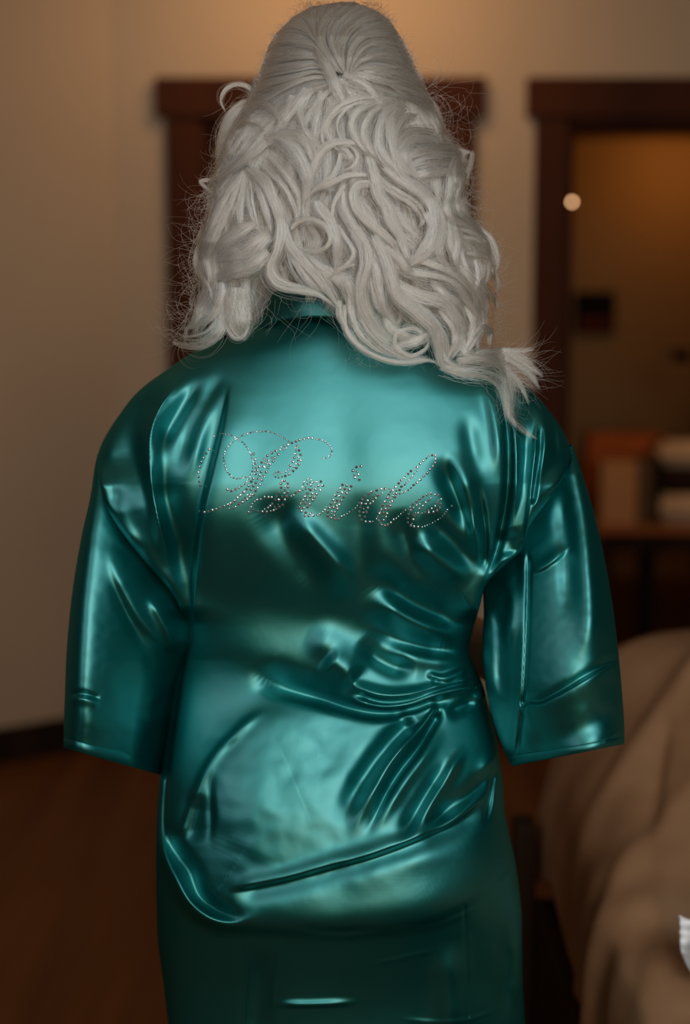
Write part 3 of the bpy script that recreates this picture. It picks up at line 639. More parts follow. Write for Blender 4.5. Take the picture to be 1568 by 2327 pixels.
# ------------------------------------------------------------------ body (hidden almost everywhere by the robe and the hair)
M['scalp'] = mat('blonde_scalp_hair', (.20, .18, .14), .8)
M['eye'] = mat('eye_white', (.8, .8, .78), .2); M['iris'] = mat('blue_grey_iris', (.08, .14, .18), .2); M['lip'] = mat('lips', (.45, .12, .10), .4)
HC = Vector((float(P(775, 280, YA)[0]), YA + .005, float(P(775, 290, YA)[2])))      # centre of the head
sx_ = HC.x
def skin_body():
    zt = lambda py: float(P(784, py, YA)[2])
    zsh, zhip, zkn = zt(850), zt(1950), .47
    J = {}
    def j(n, x, y, z, r, r2=None): J[n] = ((x, y, z), (r, r2 or r))
    cx = float(P(768, 1900, YA)[0])
    j('pelvis', cx, YA, zt(1900), .125, .095); j('waist', cx, YA, zt(1560), .105, .075); j('chest', sx_, YA, zt(1180), .125, .085); j('upper', sx_, YA, zt(960), .105, .055)
    j('neck0', sx_, YA + .002, zt(770), .052, .050); j('neck1', sx_, YA + .004, zt(600), .050, .050); j('neck2', sx_, YA + .01, HC.z - .06, .052, .052)
    xs = .165
    for s, n in ((-1, 'L'), (1, 'R')):
        j('sh' + n, sx_ + s * xs, YA - .005, zt(960), .046); j('el' + n, sx_ + s * (xs + .065), YA - .03, zt(1560), .040)
        j('wr' + n, sx_ + s * .10, YA + .19, zt(1480), .026)
        j('hip' + n, cx + s * .085, YA, zt(2080), .088); j('kn' + n, cx + s * .09, YA + .01, .47, .052); j('cal' + n, cx + s * .092, YA - .01, .33, .050); j('an' + n, cx + s * .095, YA, .085, .034)
        j('ball' + n, cx + s * .105, YA + .11, .03, .032, .024); j('toe' + n, cx + s * .108, YA + .17, .022, .026, .017); j('heel' + n, cx + s * .094, YA - .03, .035, .030, .028)
    E = [('pelvis', 'waist'), ('waist', 'chest'), ('chest', 'upper'), ('upper', 'neck0'), ('neck0', 'neck1'), ('neck1', 'neck2')]
    for n in 'LR': E += [('upper', 'sh' + n), ('sh' + n, 'el' + n), ('el' + n, 'wr' + n), ('pelvis', 'hip' + n), ('hip' + n, 'kn' + n), ('kn' + n, 'cal' + n), ('cal' + n, 'an' + n), ('an' + n, 'ball' + n), ('ball' + n, 'toe' + n), ('an' + n, 'heel' + n)]
    return J, E
def skinned(name, J, E, root, parent, m, sub=2):
    names = list(J); idx = {n: i for i, n in enumerate(names)}
    me = bpy.data.meshes.new(name); me.from_pydata([J[n][0] for n in names], [(idx[a], idx[b]) for a, b in E], []); me.update()
    o = bpy.data.objects.new(name, me); COL.objects.link(o)
    sk = o.modifiers.new('skin', 'SKIN'); sk.use_smooth_shade = True
    for n in names:
        v = me.skin_vertices[0].data[idx[n]]; v.radius = J[n][1]; v.use_root = (n == root)
    sd = o.modifiers.new('sub', 'SUBSURF'); sd.levels = sub; sd.render_levels = sub
    dg = bpy.context.evaluated_depsgraph_get(); em = bpy.data.meshes.new_from_object(o.evaluated_get(dg)); bpy.data.objects.remove(o); em.name = name
    return em
J, E = skin_body(); em = skinned('body', J, E, 'pelvis', None, M['skin'])
bmb = bmesh.new(); bmb.from_mesh(em)
# hands: palm and five bent fingers each, clasped in front at the waist
for s, n in ((-1, 'L'), (1, 'R')):
    w = Vector(J['wr' + n][0]); inn = Vector((-s, .25, -.05)).normalized(); up = Vector((0, .15, 1)).normalized(); fw = inn
    HJ = {'w': (tuple(w), (.026, .020)), 'p': (tuple(w + fw * .045), (.036, .016)), 'k': (tuple(w + fw * .075), (.038, .014))}; HE = [('w', 'p'), ('p', 'k')]
    me_ = skinned('palm', HJ, HE, 'w', None, None); bmb.from_mesh(me_)
    for i, (off, ln) in enumerate(((.030, .070), (.010, .078), (-.010, .073), (-.029, .058))):
        b0 = w + fw * .06 + up * off; d = fw; q = [b0]; 
        for k, a in enumerate((.5, .32, .26)):
            d = (d + Vector((0, -.42, -.10))).normalized(); q.append(q[-1] + d * ln * a)
        FJ = {str(k): (tuple(v), ((.0088, .0084, .0078, .0066)[k],) * 2) for k, v in enumerate(q)}
        bmb.from_mesh(skinned('finger', FJ, [('0', '1'), ('1', '2'), ('2', '3')], '0', None, None))
    b0 = w + fw * .02 + up * .02; q = [b0, b0 + up * .028 + fw * .018 + Vector((0, -.012, 0)), b0 + up * .040 + fw * .045 + Vector((0, -.018, 0)), b0 + up * .042 + fw * .066 + Vector((0, -.020, 0))]
    FJ = {str(k): (tuple(v), ((.012, .0105, .0095, .008)[k],) * 2) for k, v in enumerate(q)}
    bmb.from_mesh(skinned('thumb', FJ, [('0', '1'), ('1', '2'), ('2', '3')], '0', None, None))
# head: a shaped ellipsoid with brow, sockets, nose, lips, chin and ears; the face looks away from the camera (+Y)
hb = bmesh.new(); bmesh.ops.create_uvsphere(hb, u_segments=96, v_segments=72, radius=1)
def gs(p, c, r): return math.exp(-sum(((p[i] - c[i]) / r[i]) ** 2 for i in range(3)))
for v in hb.verts:
    p = v.co.copy(); x, y, z = p
    wv = .076 * (1 - .30 * max(0, -z) ** 1.6); X = x * wv; Y = y * (.098 if y > 0 else .088) * (1 - .18 * max(0, -z) ** 2 * (1 if y < 0 else .3)); Z = z * .118
    fy = max(y, 0)
    q = (x, y, z)
    d = 0
    d += .022 * gs(q, (0, .95, -.18), (.13, .5, .17)) + .012 * gs(q, (0, .95, -.26), (.19, .5, .09))      # nose
    d -= .010 * (gs(q, (.38, .9, .02), (.20, .5, .13)) + gs(q, (-.38, .9, .02), (.20, .5, .13)))              # eye sockets
    d += .005 * gs(q, (0, .95, .20), (.6, .5, .10)) + .008 * gs(q, (0, .9, -.50), (.26, .5, .07)) - .004 * gs(q, (0, .9, -.505), (.24, .5, .02)) + .013 * gs(q, (0, .8, -.80), (.30, .6, .16))
    v.co = Vector((X, Y + d * (1 if y > 0 else 0), Z))
for s in (-1, 1):       # ears
    eb = bmesh.new(); bmesh.ops.create_uvsphere(eb, u_segments=24, v_segments=16, radius=1)
    for v in eb.verts:
        p = v.co; rim = math.hypot(p.y, p.z); v.co = Vector((s * (.074 + .010 * p.x * s + .006 * rim), .004 + p.y * .017 - .004 * p.z, -.006 + p.z * .031 * (1 - .15 * (p.z < 0))))
    t_ = bpy.data.meshes.new('ear'); eb.to_mesh(t_); hb.from_mesh(t_)
hm = bpy.data.meshes.new('head'); bmesh.ops.translate(hb, verts=hb.verts, vec=HC); hb.to_mesh(hm); bmb.from_mesh(hm)
body_me = bpy.data.meshes.new('body'); bmb.to_mesh(body_me)
body = link('body', body_me, M['skin'], person); body_me.materials.append(M['scalp']); body_me.materials.append(M['lip'])
for p in body_me.polygons:
    c = Vector(p.center) - HC
    if c.z > -.13 and c.length < .16:
        if c.y < .02 and c.z > -.10 or c.z > .062 + .0 * c.y: p.material_index = 1
        if c.y > .07 and abs(c.z + .059) < .0085 and abs(c.x) < .024: p.material_index = 2
rm = body.modifiers.new('weld', 'REMESH'); rm.mode = 'VOXEL'; rm.voxel_size = .0042; rm.use_smooth_shade = True
body.modifiers.remove(rm)
for s in (-1, 1):
    bm = bmesh.new(); bmesh.ops.create_uvsphere(bm, u_segments=24, v_segments=16, radius=.0125, matrix=Matrix.Translation(HC + Vector((s * .030, .077, .002)))); eo = bmobj('eye', bm, M['eye'], person)
    bm = bmesh.new(); bmesh.ops.create_uvsphere(bm, u_segments=16, v_segments=10, radius=.0058, matrix=Matrix.Translation(HC + Vector((s * .030, .0852, .002)))); bmobj('iris', bm, M['iris'], eo)
# ------------------------------------------------------------------ hair
hr = np.random.default_rng(11)
SIL = np.array([(4, 770, 800, .00), (10, 716, 838, .030), (22, 690, 858, .050), (40, 660, 876, .070), (80, 630, 905, .098), (130, 608, 930, .116), (180, 588, 955, .126), (240, 560, 985, .132), (300, 520, 1012, .136),
 (350, 500, 1045, .138), (400, 486, 1060, .140), (450, 480, 1056, .141), (500, 466, 1076, .142), (550, 452, 1112, .143), (600, 450, 1124, .143), (650, 446, 1126, .142), (700, 436, 1126, .141), (760, 410, 1124, .141), (850, 400, 1150, .139), (1100, 400, 1200, .139)], float)
def hs(py, k): return np.interp(py, SIL[:, 0], SIL[:, k])
# robe depth grid under the hair
gx, gy = np.arange(330, 1330, 5.0), np.arange(674, 1080, 5.0)
GX, GY = np.meshgrid(gx, gy); RG = robe_hit(GX.ravel(), GY.ravel()).reshape(GX.shape)
inside = (GX > prof(GY, 1) + 4) & (GX < prof(GY, 2) - 4); RG = np.where(inside, RG, 9.0)
CG = np.where((GX > 585) & (GX < 965) & (GY > 690), YA - .10, 9.0)
RG = np.minimum(RG, np.where(inside, RG, CG))
def robe_grid(px, py):
    fx = (px - gx[0]) / 5; fy = (py - gy[0]) / 5; ok = (fx >= 0) & (fy >= 0) & (fx < len(gx) - 1.01) & (fy < len(gy) - 1.01)
    fx = np.clip(fx, 0, len(gx) - 1.01); fy = np.clip(fy, 0, len(gy) - 1.01); i, j = fy.astype(int), fx.astype(int)
    r = np.minimum(np.minimum(RG[i, j], RG[i + 1, j]), np.minimum(RG[i, j + 1], RG[i + 1, j + 1]))
    return np.where(ok, r, 9.0)
def hair_Y(px, py, lift):
    L_, R_, D = hs(py, 1), hs(py, 2), hs(py, 3)
    e = np.clip((px - L_) / (R_ - L_), 0, 1); s = np.clip(1 - (2 * e - 1) ** 2, 0, 1) ** .5
    base = sstep(230, 480, py) * .50
    Y = YA - D * (base + (1 - base) * s ** (.68 - .08 * sstep(200, 420, py))) - lift
    return np.minimum(Y, robe_grid(px, py) - .0035 - np.maximum(lift, 0) * .8)
SP, SN = [], []          # strand points (world), points per strand
NP_ = 26
def emit(px, py, lift, rad0=1.0):
    'px,py,lift: (n strands, NP_)'
    Y = hair_Y(px, py, lift)
    SP.append(P(px, py, Y).reshape(-1, 3)); SN.append(np.full(len(px), px.shape[1]))
def smooth_noise(n, m, k):
    'n strands x m points, k knots of smooth random values'
    kn = hr.normal(size=(n, k + 3)); t = np.linspace(0, k - 1e-6, m); i = t.astype(int); f = (t - i)[None]
    a, b, c, d = kn[:, i], kn[:, i + 1], kn[:, i + 2], kn[:, np.minimum(i + 3, k + 2)]
    return ((1 - f) ** 3 * a + (3 * f ** 3 - 6 * f ** 2 + 4) * b + (-3 * f ** 3 + 3 * f ** 2 + 3 * f + 1) * c + f ** 3 * d) / 6
def lock(w, lift, pts, n=None, start=.55, tip=.35, frizz=1.0, thick=.55, sink0=3, sink1=3, loose=.02, m=None):
    'a lock of hair: width w (px), lift (mm) above the hair body, along pts in photo pixels'
    m = m or NP_
    g = cr(pts, m); n = n or int(w * 4.6 + 10)
    tg = np.gradient(g, axis=0); tg /= np.linalg.norm(tg, axis=1, keepdims=True) + 1e-9; side = np.stack([-tg[:, 1], tg[:, 0]], 1)
    t = np.linspace(0, 1, m)
    prof_w = w / 2 * (start + (1 - start) * sstep(0, .28, t)) * (tip + (1 - tip) * sstep(0, .38, 1 - t))
    nc = max(3, int(w / 3.2)); cc = hr.uniform(-1, 1, nc); ci = hr.integers(0, nc, n)
    a0 = cc[ci] * .85 + hr.normal(0, .22, n)
    cn = smooth_noise(nc, m, 4)[ci] * .22
    A = a0[:, None] + cn + smooth_noise(n, m, 5) * .22 * frizz
    wild = hr.random(n) < .14 * frizz
    A = A + wild[:, None] * smooth_noise(n, m, 3) * 1.5
    px = g[None, :, 0] + side[None, :, 0] * A * prof_w; py = g[None, :, 1] + side[None, :, 1] * A * prof_w
    px = px + smooth_noise(n, m, 4) * .5 * frizz; py = py + smooth_noise(n, m, 4) * .5 * frizz
    round_ = np.sqrt(np.clip(1 - np.clip(A, -1, 1) ** 2, 0, 1)) * prof_w * .00042 * thick
    depth_in = hr.uniform(0, 1, n)[:, None] ** 2 * prof_w * .00042 * thick
    sk = -sink0 * .001 * (1 - sstep(0, .4, t)) - sink1 * .001 * (1 - sstep(0, .4, 1 - t))
    lf = lift * .001 + sk[None] + round_ - depth_in + smooth_noise(n, m, 4) * .0006 * frizz
    # strands start and end at uneven places
    s0 = hr.uniform(0, .06, n)[:, None]; s1 = 1 - hr.uniform(0, .14, n)[:, None] ** 1.0
    q = s0 + (s1 - s0) * t[None]; k = q * (m - 1); i = np.minimum(k.astype(int), m - 2); f = k - i; r = np.arange(n)[:, None]
    rs = lambda X: X[r, i] * (1 - f) + X[r, i + 1] * f
    emit(rs(px), rs(py), rs(lf))
def sheet(guides, n, lift, jitter=3.0, m=None, noise=1.0):
    'combed hair between an ordered list of guide lines'
    m = m or NP_; G = np.array([cr(g, m) for g in guides]); K = len(G)
    u = hr.uniform(0, K - 1 - 1e-6, n); nc = n // 9; uc = hr.uniform(0, K - 1 - 1e-6, nc); near_ = uc[hr.integers(0, nc, n)]
    u = np.clip(near_ + hr.normal(0, .05, n), 0, K - 1 - 1e-6)
    i = u.astype(int); f = (u - i)[:, None, None]; X = G[i] * (1 - f) + G[i + 1] * f
    px = X[..., 0] + smooth_noise(n, m, 5) * jitter * .5; py = X[..., 1] + smooth_noise(n, m, 5) * jitter * .5
    bump_ = .0034 * np.sin(near_ * 5.1)[:, None] + .0024 * np.sin(near_ * 13.7)[:, None] + .0012 * np.sin(near_ * 31)[:, None]
    lf = lift * .001 + bump_ + smooth_noise(n, m, 4) * .0007 * noise - hr.uniform(0, 1, n)[:, None] ** 2 * .004
    emit(px, py, np.broadcast_to(lf, px.shape))
# --- crown, combed back to the gather at (782,172)
sheet([[(560,262),(600,232),(655,200),(700,182),(742,178),(768,190)],
       [(560,228),(600,208),(650,192),(693,172),(728,168),(764,184)],
       [(572,196),(615,180),(665,170),(711,161),(740,164),(766,182)],
       [(590,168),(630,158),(672,150),(712,144),(742,152),(764,178)],
       [(602,136),(640,128),(680,126),(716,128),(742,144),(762,174)],
       [(612,106),(648,98),(684,98),(716,108),(740,130),(760,168)],
       [(630,76),(660,72),(694,78),(718,96),(738,124),(758,164)],
       [(664,42),(686,48),(704,66),(718,92),(738,122),(762,162)],
       [(706,16),(710,36),(716,64),(724,94),(742,126),(768,162)],
       [(770,6),(742,36),(728,70),(734,106),(756,140),(778,166)],
       [(806,6),(770,36),(752,76),(758,116),(772,146),(782,164)],
       [(850,22),(806,46),(778,82),(770,122),(776,150),(784,166)],
       [(884,46),(836,56),(800,84),(786,122),(784,150),(788,168)],
       [(910,86),(866,80),(826,88),(802,116),(794,148),(792,168)],
       [(930,126),(884,108),(846,104),(816,122),(802,148),(796,168)],
       [(946,162),(900,132),(856,126),(824,136),(806,154),(798,170)],
       [(958,190),(910,166),(862,152),(828,150),(808,160),(796,174)],
       [(975,216),(920,192),(872,180),(834,172),(808,168),(792,176)],
       [(985,236),(930,212),(880,200),(840,188),(806,178),(786,180)]], 9500, 2, 3.0)
for w, li, pts in [
 (20, 6, [(772,10),(745,37),(728,72),(734,109),(757,143),(780,168)]), (15, 7, [(798,24),(764,52),(751,86),(762,123),(783,162)]), (16, 7, [(840,50),(797,62),(775,95),(772,129),(786,163)]),
 (14, 6, [(866,74),(826,82),(800,109),(793,149)]), (13, 8, [(889,95),(848,95),(817,115),(801,148)]), (12, 6, [(914,129),(880,124),(837,135),(803,150)]),
 (14, 5, [(932,156),(894,164),(851,161),(806,154)]), (16, 6, [(955,186),(917,190),(880,184),(837,172),(794,163)]),
 (13, 5, [(616,96),(650,92),(680,96),(716,106),(736,130)]), (12, 6, [(610,128),(650,122),(690,120),(722,130)]), (12, 5, [(604,160),(645,150),(690,146),(728,150)]),
 (14, 5, [(582,206),(628,198),(662,186),(693,172),(730,168)]), (24, 9, [(716,102),(728,124),(745,155),(762,195),(777,226),(782,244)]), (12, 10, [(722,112),(742,140),(760,176),(772,206)]),
 (20, 9, [(778,168),(800,178),(820,186),(842,202),(862,228),(868,250)]), (12, 8, [(786,172),(822,176),(856,184),(890,200),(916,218)]), (12, 6, [(778,182),(792,204),(808,226),(816,244)]),
 (12, 6, [(782,186),(800,206),(828,218),(852,226)])]: lock(w, li, pts, start=.6, tip=.7, thick=.5)
# --- hair let down from under the gather
sheet([[(768,184),(700,176),(655,194),(600,226),(560,258)],[(784,178),(700,200),(630,240),(575,290),(540,350)],[(782,182),(715,215),(660,262),(620,320),(590,400)],[(780,182),(735,222),(700,280),(680,345),(665,420)],[(782,184),(755,230),(738,290),(730,350),(735,430)],
       [(786,184),(785,235),(795,290),(800,350),(790,440)],[(788,184),(830,225),(860,285),(870,350),(865,440)],[(790,182),(870,215),(915,270),(935,335),(940,430)],[(792,180),(900,204),(955,250),(985,310),(1000,400)],[(796,178),(920,192),(975,222),(1000,270),(1015,340)]], 6500, -1, 9.0)
# --- traced locks, upper half
for a in [
 (16, 9, [(906,226),(858,223),(815,226),(777,241),(746,269),(733,302),(736,336)]), (10, 9, [(858,224),(806,234),(770,262),(764,292),(776,324)]), (10, 8, [(790,236),(754,262),(742,296),(756,326),(770,345)]),
 (20, 8, [(900,226),(853,230),(812,252),(798,284),(810,318),(843,354),(879,384)]), (22, 9, [(915,232),(879,240),(843,264),(828,302),(843,338),(872,364),(905,384)]),
 (30, 10, [(910,240),(880,252),(862,289),(860,328),(880,364),(917,400),(940,424)]), (30, 10, [(925,248),(899,256),(888,289),(892,328),(905,366),(935,400)]), (22, 9, [(950,262),(920,268),(902,300),(904,340),(922,376),(955,410)]),
 (24, 10, [(985,306),(970,302),(935,302),(914,315),(899,343),(904,379),(930,417),(968,440)]), (22, 9, [(1000,322),(980,314),(942,314),(922,333),(926,366),(950,400)]),
 (20, 6, [(900,222),(940,228),(968,244),(990,272),(1004,307),(1010,336)]), (18, 5, [(890,226),(930,236),(955,276),(968,312),(964,330)]), (12, 5, [(950,250),(975,280),(990,312),(994,334)]),
 (26, 8, [(915,360),(945,348),(980,340),(1019,342),(1052,346),(1072,346)]), (22, 7, [(930,378),(965,366),(1005,362),(1040,360),(1060,366)]), (24, 6, [(940,400),(980,388),(1020,384),(1040,392)]),
 (26, 10, [(1060,342),(1040,360),(1028,398),(1026,432),(1018,468),(1030,494),(1058,508),(1100,530)]), (14, 9, [(1070,342),(1074,352),(1068,382),(1052,420),(1041,448),(1044,476),(1062,498),(1090,512)]), (16, 11, [(1052,348),(1038,372),(1034,404),(1040,430),(1036,450)]),
 (26, 9, [(836,350),(843,370),(853,404),(860,442),(879,468),(889,501),(912,539),(930,583)]), (30, 10, [(870,372),(895,396),(930,420),(962,442),(983,470),(988,506),(976,540),(956,564),(940,590)]),
 (18, 8, [(852,400),(889,430),(930,455),(955,480),(961,502),(950,520)]), (22, 7, [(900,400),(935,424),(975,452),(1000,490),(1006,530),(998,560)]),
 (9, 9, [(777,326),(802,334),(815,356),(803,380),(778,389),(760,380)]), (22, 6, [(765,330),(785,345),(795,362),(782,380)]),
 (18, 9, [(812,326),(764,325),(733,343),(715,373),(705,404),(698,440)]), (12, 9, [(774,346),(766,379),(751,404),(720,428),(700,450)]), (14, 8, [(836,396),(789,399),(751,417),(715,432),(690,456)]),
 (20, 9, [(846,416),(815,418),(802,442),(810,475),(838,506),(879,539),(901,565),(912,600)]), (12, 8, [(784,417),(761,455),(755,486),(763,525)]), (20, 8, [(777,432),(783,480),(810,527),(838,570),(846,604)]),
 (15, 9, [(716,455),(728,480),(748,505),(762,545),(764,592),(760,620)]), (26, 7, [(800,440),(825,470),(850,510),(880,545)]),
 (13, 9, [(582,222),(562,200),(535,195),(511,208),(503,231),(514,256)]), (24, 8, [(500,362),(508,318),(526,276),(557,249),(588,238),(616,247),(632,270),(630,296)]), (12, 6, [(498,340),(506,300),(520,264),(546,236),(580,222)]),
 (16, 5, [(512,370),(520,330),(538,300),(560,286)]), (9, 6, [(540,283),(565,279),(590,288),(610,304)]),
 (36, 9, [(602,320),(629,314),(662,336),(684,370),(697,400),(697,430),(688,462)]), (26, 8, [(634,300),(673,305),(700,327),(713,359),(716,392)]), (18, 7, [(656,330),(682,352),(702,390),(706,428)]),
 (24, 5, [(700,200),(664,246),(640,276),(622,304)]), (22, 5, [(712,200),(684,247),(690,282),(706,316),(716,350)]), (30, 4, [(730,205),(718,269),(716,314),(722,350)]), (24, 4, [(750,215),(745,260),(732,300),(722,340)]), (24, 4, [(662,215),(650,250),(640,300)]),
 (10, 7, [(632,306),(584,347),(539,376),(495,404),(455,411),(470,428),(495,450)]), (12, 6, [(620,300),(590,330),(548,360),(506,376)]), (20, 5, [(600,300),(560,350),(520,384),(492,408)]), (16, 5, [(560,300),(530,340),(504,372)]),
 (18, 8, [(556,380),(595,412),(616,448),(631,490),(634,530)]), (20, 7, [(572,385),(606,405),(624,448),(642,492),(647,530)]), (14, 6, [(590,370),(640,420),(668,470),(676,510)]), (18, 7, [(610,350),(650,400),(676,440),(682,480)]),
 (20, 6, [(558,388),(517,437),(490,492),(472,530),(455,575)]), (20, 5, [(555,390),(536,440),(520,492),(512,530)]), (20, 5, [(560,392),(566,448),(575,492),(590,530)]), (16, 5, [(560,396),(548,450),(546,500),(560,540)]), (18,5,[(565,392),(590,440),(606,490),(616,530)]),
 # --- lower half, left
 (18, 7, [(548,406),(503,464),(478,521),(450,579),(452,617),(476,652),(482,680)]), (16, 6, [(540,430),(510,490),(486,545),(468,590),(476,630),(470,665)]), (12, 5, [(520,450),(490,510),(465,560),(460,600)]),
 (24, 8, [(580,505),(541,528),(500,556),(482,580)]), (50, 9, [(612,530),(562,568),(520,584),(486,592)]), (44, 9, [(612,572),(566,606),(520,622),(490,632)]),
 (20, 9, [(630,478),(635,521),(628,566),(611,604),(615,633),(637,652),(685,661),(726,671),(768,702)]), (14, 9, [(640,492),(642,530),(632,572),(620,604),(630,630),(662,646),(710,656)]),
 (18, 8, [(647,508),(657,553),(686,591),(718,630),(750,671),(775,705)]), (22, 6, [(655,560),(670,600),(700,640),(740,668)]), (20, 6, [(690,575),(720,600),(745,640),(770,680)]),
 (14, 10, [(660,522),(676,505),(703,498),(737,512),(750,543),(733,567),(694,569),(664,545)]), (10, 9, [(700,500),(740,520),(770,560),(772,600)]), (12, 9, [(765,510),(790,553),(801,579),(777,607),(737,637),(728,662)]), (10, 9, [(806,600),(778,606),(742,630)]),
 (22, 8, [(720,455),(750,490),(768,530),(772,580),(765,620)]), (26, 6, [(690,600),(730,610),(770,640),(790,690)]),
 (20, 7, [(503,640),(503,660),(497,687),(478,719),(446,738),(412,749)]), (24, 7, [(512,660),(507,719),(497,758),(462,782),(420,786),(390,776)]), (14, 5, [(500,700),(490,740),(462,762),(425,768),(405,760)]),
 (64, 9, [(540,652),(540,690),(545,730),(550,776)]), (14, 11, [(524,664),(517,700),(524,742),(546,772)]), (9, 9, [(530,672),(510,700),(514,738),(533,768),(556,760),(568,720),(556,686)]),
 # --- lower half, right
 (34, 10, [(800,515),(826,555),(832,597),(820,646),(826,703),(864,755),(905,782)]), (34, 10, [(848,530),(878,590),(890,632),(903,674),(946,710),(988,748),(998,794),(1006,832),(1034,850)]), (26, 9, [(826,560),(852,610),(862,660),(874,705),(905,745)]),
 (24, 8, [(888,604),(946,625),(1013,639),(1057,676),(1080,722)]), (22, 8, [(930,586),(978,601),(1031,625),(1072,666),(1086,704)]), (30, 9, [(892,640),(946,674),(1008,692),(1036,731),(1044,773),(1026,818)]), (24, 8, [(905,660),(950,700),(985,735),(1012,780),(1020,825)]),
 (30, 11, [(968,480),(985,505),(990,525),(982,555),(956,584),(930,606)]), (22, 8, [(994,468),(1004,520),(998,560),(1008,596),(1030,620)]), (20, 7, [(1015,470),(1022,520),(1026,570),(1046,610)]), (20, 7, [(1030,500),(1040,545),(1036,590),(1050,630)]),
 (13, 7, [(1046,494),(1083,518),(1116,546),(1129,590),(1122,618),(1131,646),(1122,676)]), (12, 6, [(1044,520),(1087,536),(1112,560),(1126,600)]), (12, 6, [(1050,538),(1087,550),(1112,574),(1122,604)]), (11, 6, [(1058,574),(1100,578),(1122,602)]),
 (14, 6, [(1046,568),(1066,618),(1100,652),(1124,682),(1130,708)]), (10, 7, [(1080,588),(1088,622),(1084,650),(1070,672)]), (18, 6, [(1040,600),(1072,640),(1096,680),(1104,720)]), (18, 6, [(1030,640),(1066,690),(1090,730),(1088,770)]),
 (14, 9, [(962,756),(932,747),(903,759),(900,787),(932,808),(966,792),(976,770)]), (26, 7, [(880,712),(890,745),(930,765),(962,770)]), (24, 8, [(900,790),(935,780),(966,766),(984,748)]),
 (16, 8, [(786,690),(789,748),(820,787),(873,814),(925,822),(978,818),(1004,834)]), (24, 8, [(818,655),(820,700),(842,748),(884,790),(935,812),(975,812)]), (20, 7, [(800,640),(798,700),(815,752),(850,790),(890,808)]), (14, 6, [(770,680),(776,720),(796,758),(830,795)]),
 (30, 9, [(1034,820),(1083,818),(1126,826),(1150,853),(1154,895),(1156,938),(1162,962)]), (22, 9, [(1000,832),(1048,845),(1101,850),(1136,868),(1150,906),(1156,946)]), (20, 7, [(1000,790),(1010,820),(1040,838),(1080,842)]),
 (10, 6, [(1150,900),(1157,941),(1188,976),(1222,998)]), (18, 8, [(1056,806),(1078,768),(1098,748),(1112,760),(1112,790)]), (20, 7, [(1050,770),(1060,800),(1090,812),(1130,812)]),
 (14, 7, [(1070,812),(1101,801),(1153,804),(1199,829),(1236,856)]), (14, 7, [(1100,812),(1153,818),(1196,846),(1226,884)]), (10, 6, [(1090,806),(1140,798),(1188,797),(1216,792)]), (12, 7, [(1130,830),(1157,846),(1181,878),(1202,920)]), (10, 6, [(1120,806),(1170,806),(1214,826)]),
 (26, 8, [(1000,700),(1030,740),(1036,780),(1016,820)]), (22, 6, [(1060,690),(1076,730),(1070,770),(1050,800)]), (20, 6, [(980,640),(1010,668),(1040,690),(1062,720)]), (30, 6, [(760,620),(790,640),(812,690),(822,730)]), (22, 7, [(842,600),(846,650),(862,700),(900,740)]),
 (20, 9, [(870,560),(905,588),(925,612),(960,628)]), (18, 8, [(905,540),(925,580),(930,610)])]:
    w, li, pts = a; tail = pts[-1][0] > 1150
    lock(w, li, pts, tip=.3 if not tail else .5, loose=.02, sink1=0 if tail else 2.5, start=.7, frizz=1.0 if not tail else 1.6)
# --- undercoat: wavy clumps that fill the mass below and behind the traced locks
BY = np.array([(400, 796), (450, 786), (500, 772), (560, 764), (576, 690), (600, 650), (640, 680), (700, 700), (760, 735), (820, 785), (870, 808), (925, 816), (980, 816), (1010, 842), (1060, 846), (1110, 845), (1150, 850)], float)
for k in range(520):
    u = hr.uniform(.03, .97); y0 = hr.uniform(190, 560) if k > 160 else hr.uniform(190, 260); ln = hr.uniform(180, 420)
    amp, wl_, ph = hr.uniform(7, 20), hr.uniform(90, 170), hr.uniform(0, 6.28)
    ys = np.linspace(y0, y0 + ln, 9); u1 = u + hr.normal(0, .05) * np.linspace(0, 1, 9)
    xs = hs(ys, 1) + (hs(ys, 2) - hs(ys, 1)) * np.clip(u1, .03, .97) + amp * np.sin(ys / wl_ * 6.28 + ph)
    ok = ys < np.interp(xs, BY[:, 0], BY[:, 1]) - 8
    if (~ok).any():
        j_ = int(np.argmax(~ok)); ys, xs = ys[:j_], xs[:j_]
    if len(ys) < 4: continue
    lock(hr.uniform(12, 28), hr.uniform(-24, -3), list(zip(xs, ys)), n=int(hr.uniform(45, 90)), start=.8, tip=.4, frizz=1.6, m=22)
# --- the far side of the head and hair beside the face
def far_lock(k):
    s = -1 if k % 2 else 1; th_ = hr.uniform(.0, 1.05); top = HC + Vector((0, 0, .12))
    pts = []
    for t in np.linspace(0, 1, 8):
        a = min(1, t * 2.2); r = .071 * math.sin(min(a, 1) * 1.45); z = HC.z + .100 * math.cos(min(a, 1) * 1.5) - max(0, t - .42) * .62
        w_ = .012 * math.sin(t * 14 + k) * (t > .4)
        pts.append((HC.x + s * (r * math.cos(th_) + w_ + .03 * max(0, t - .5)), HC.y + .9 * r * math.sin(th_) + .01, z))
    g = cr(pts, 22); n = 60
    off = hr.normal(0, 1, (n, 1, 3)) * (.0055 * (1 - .5 * np.linspace(0, 1, 22))[None, :, None]) + np.stack([smooth_noise(n, 22, 5) for _ in range(3)], -1) * .002
    SP.append((g[None] + off).reshape(-1, 3)); SN.append(np.full(n, 22))
for k in range(60): far_lock(k)
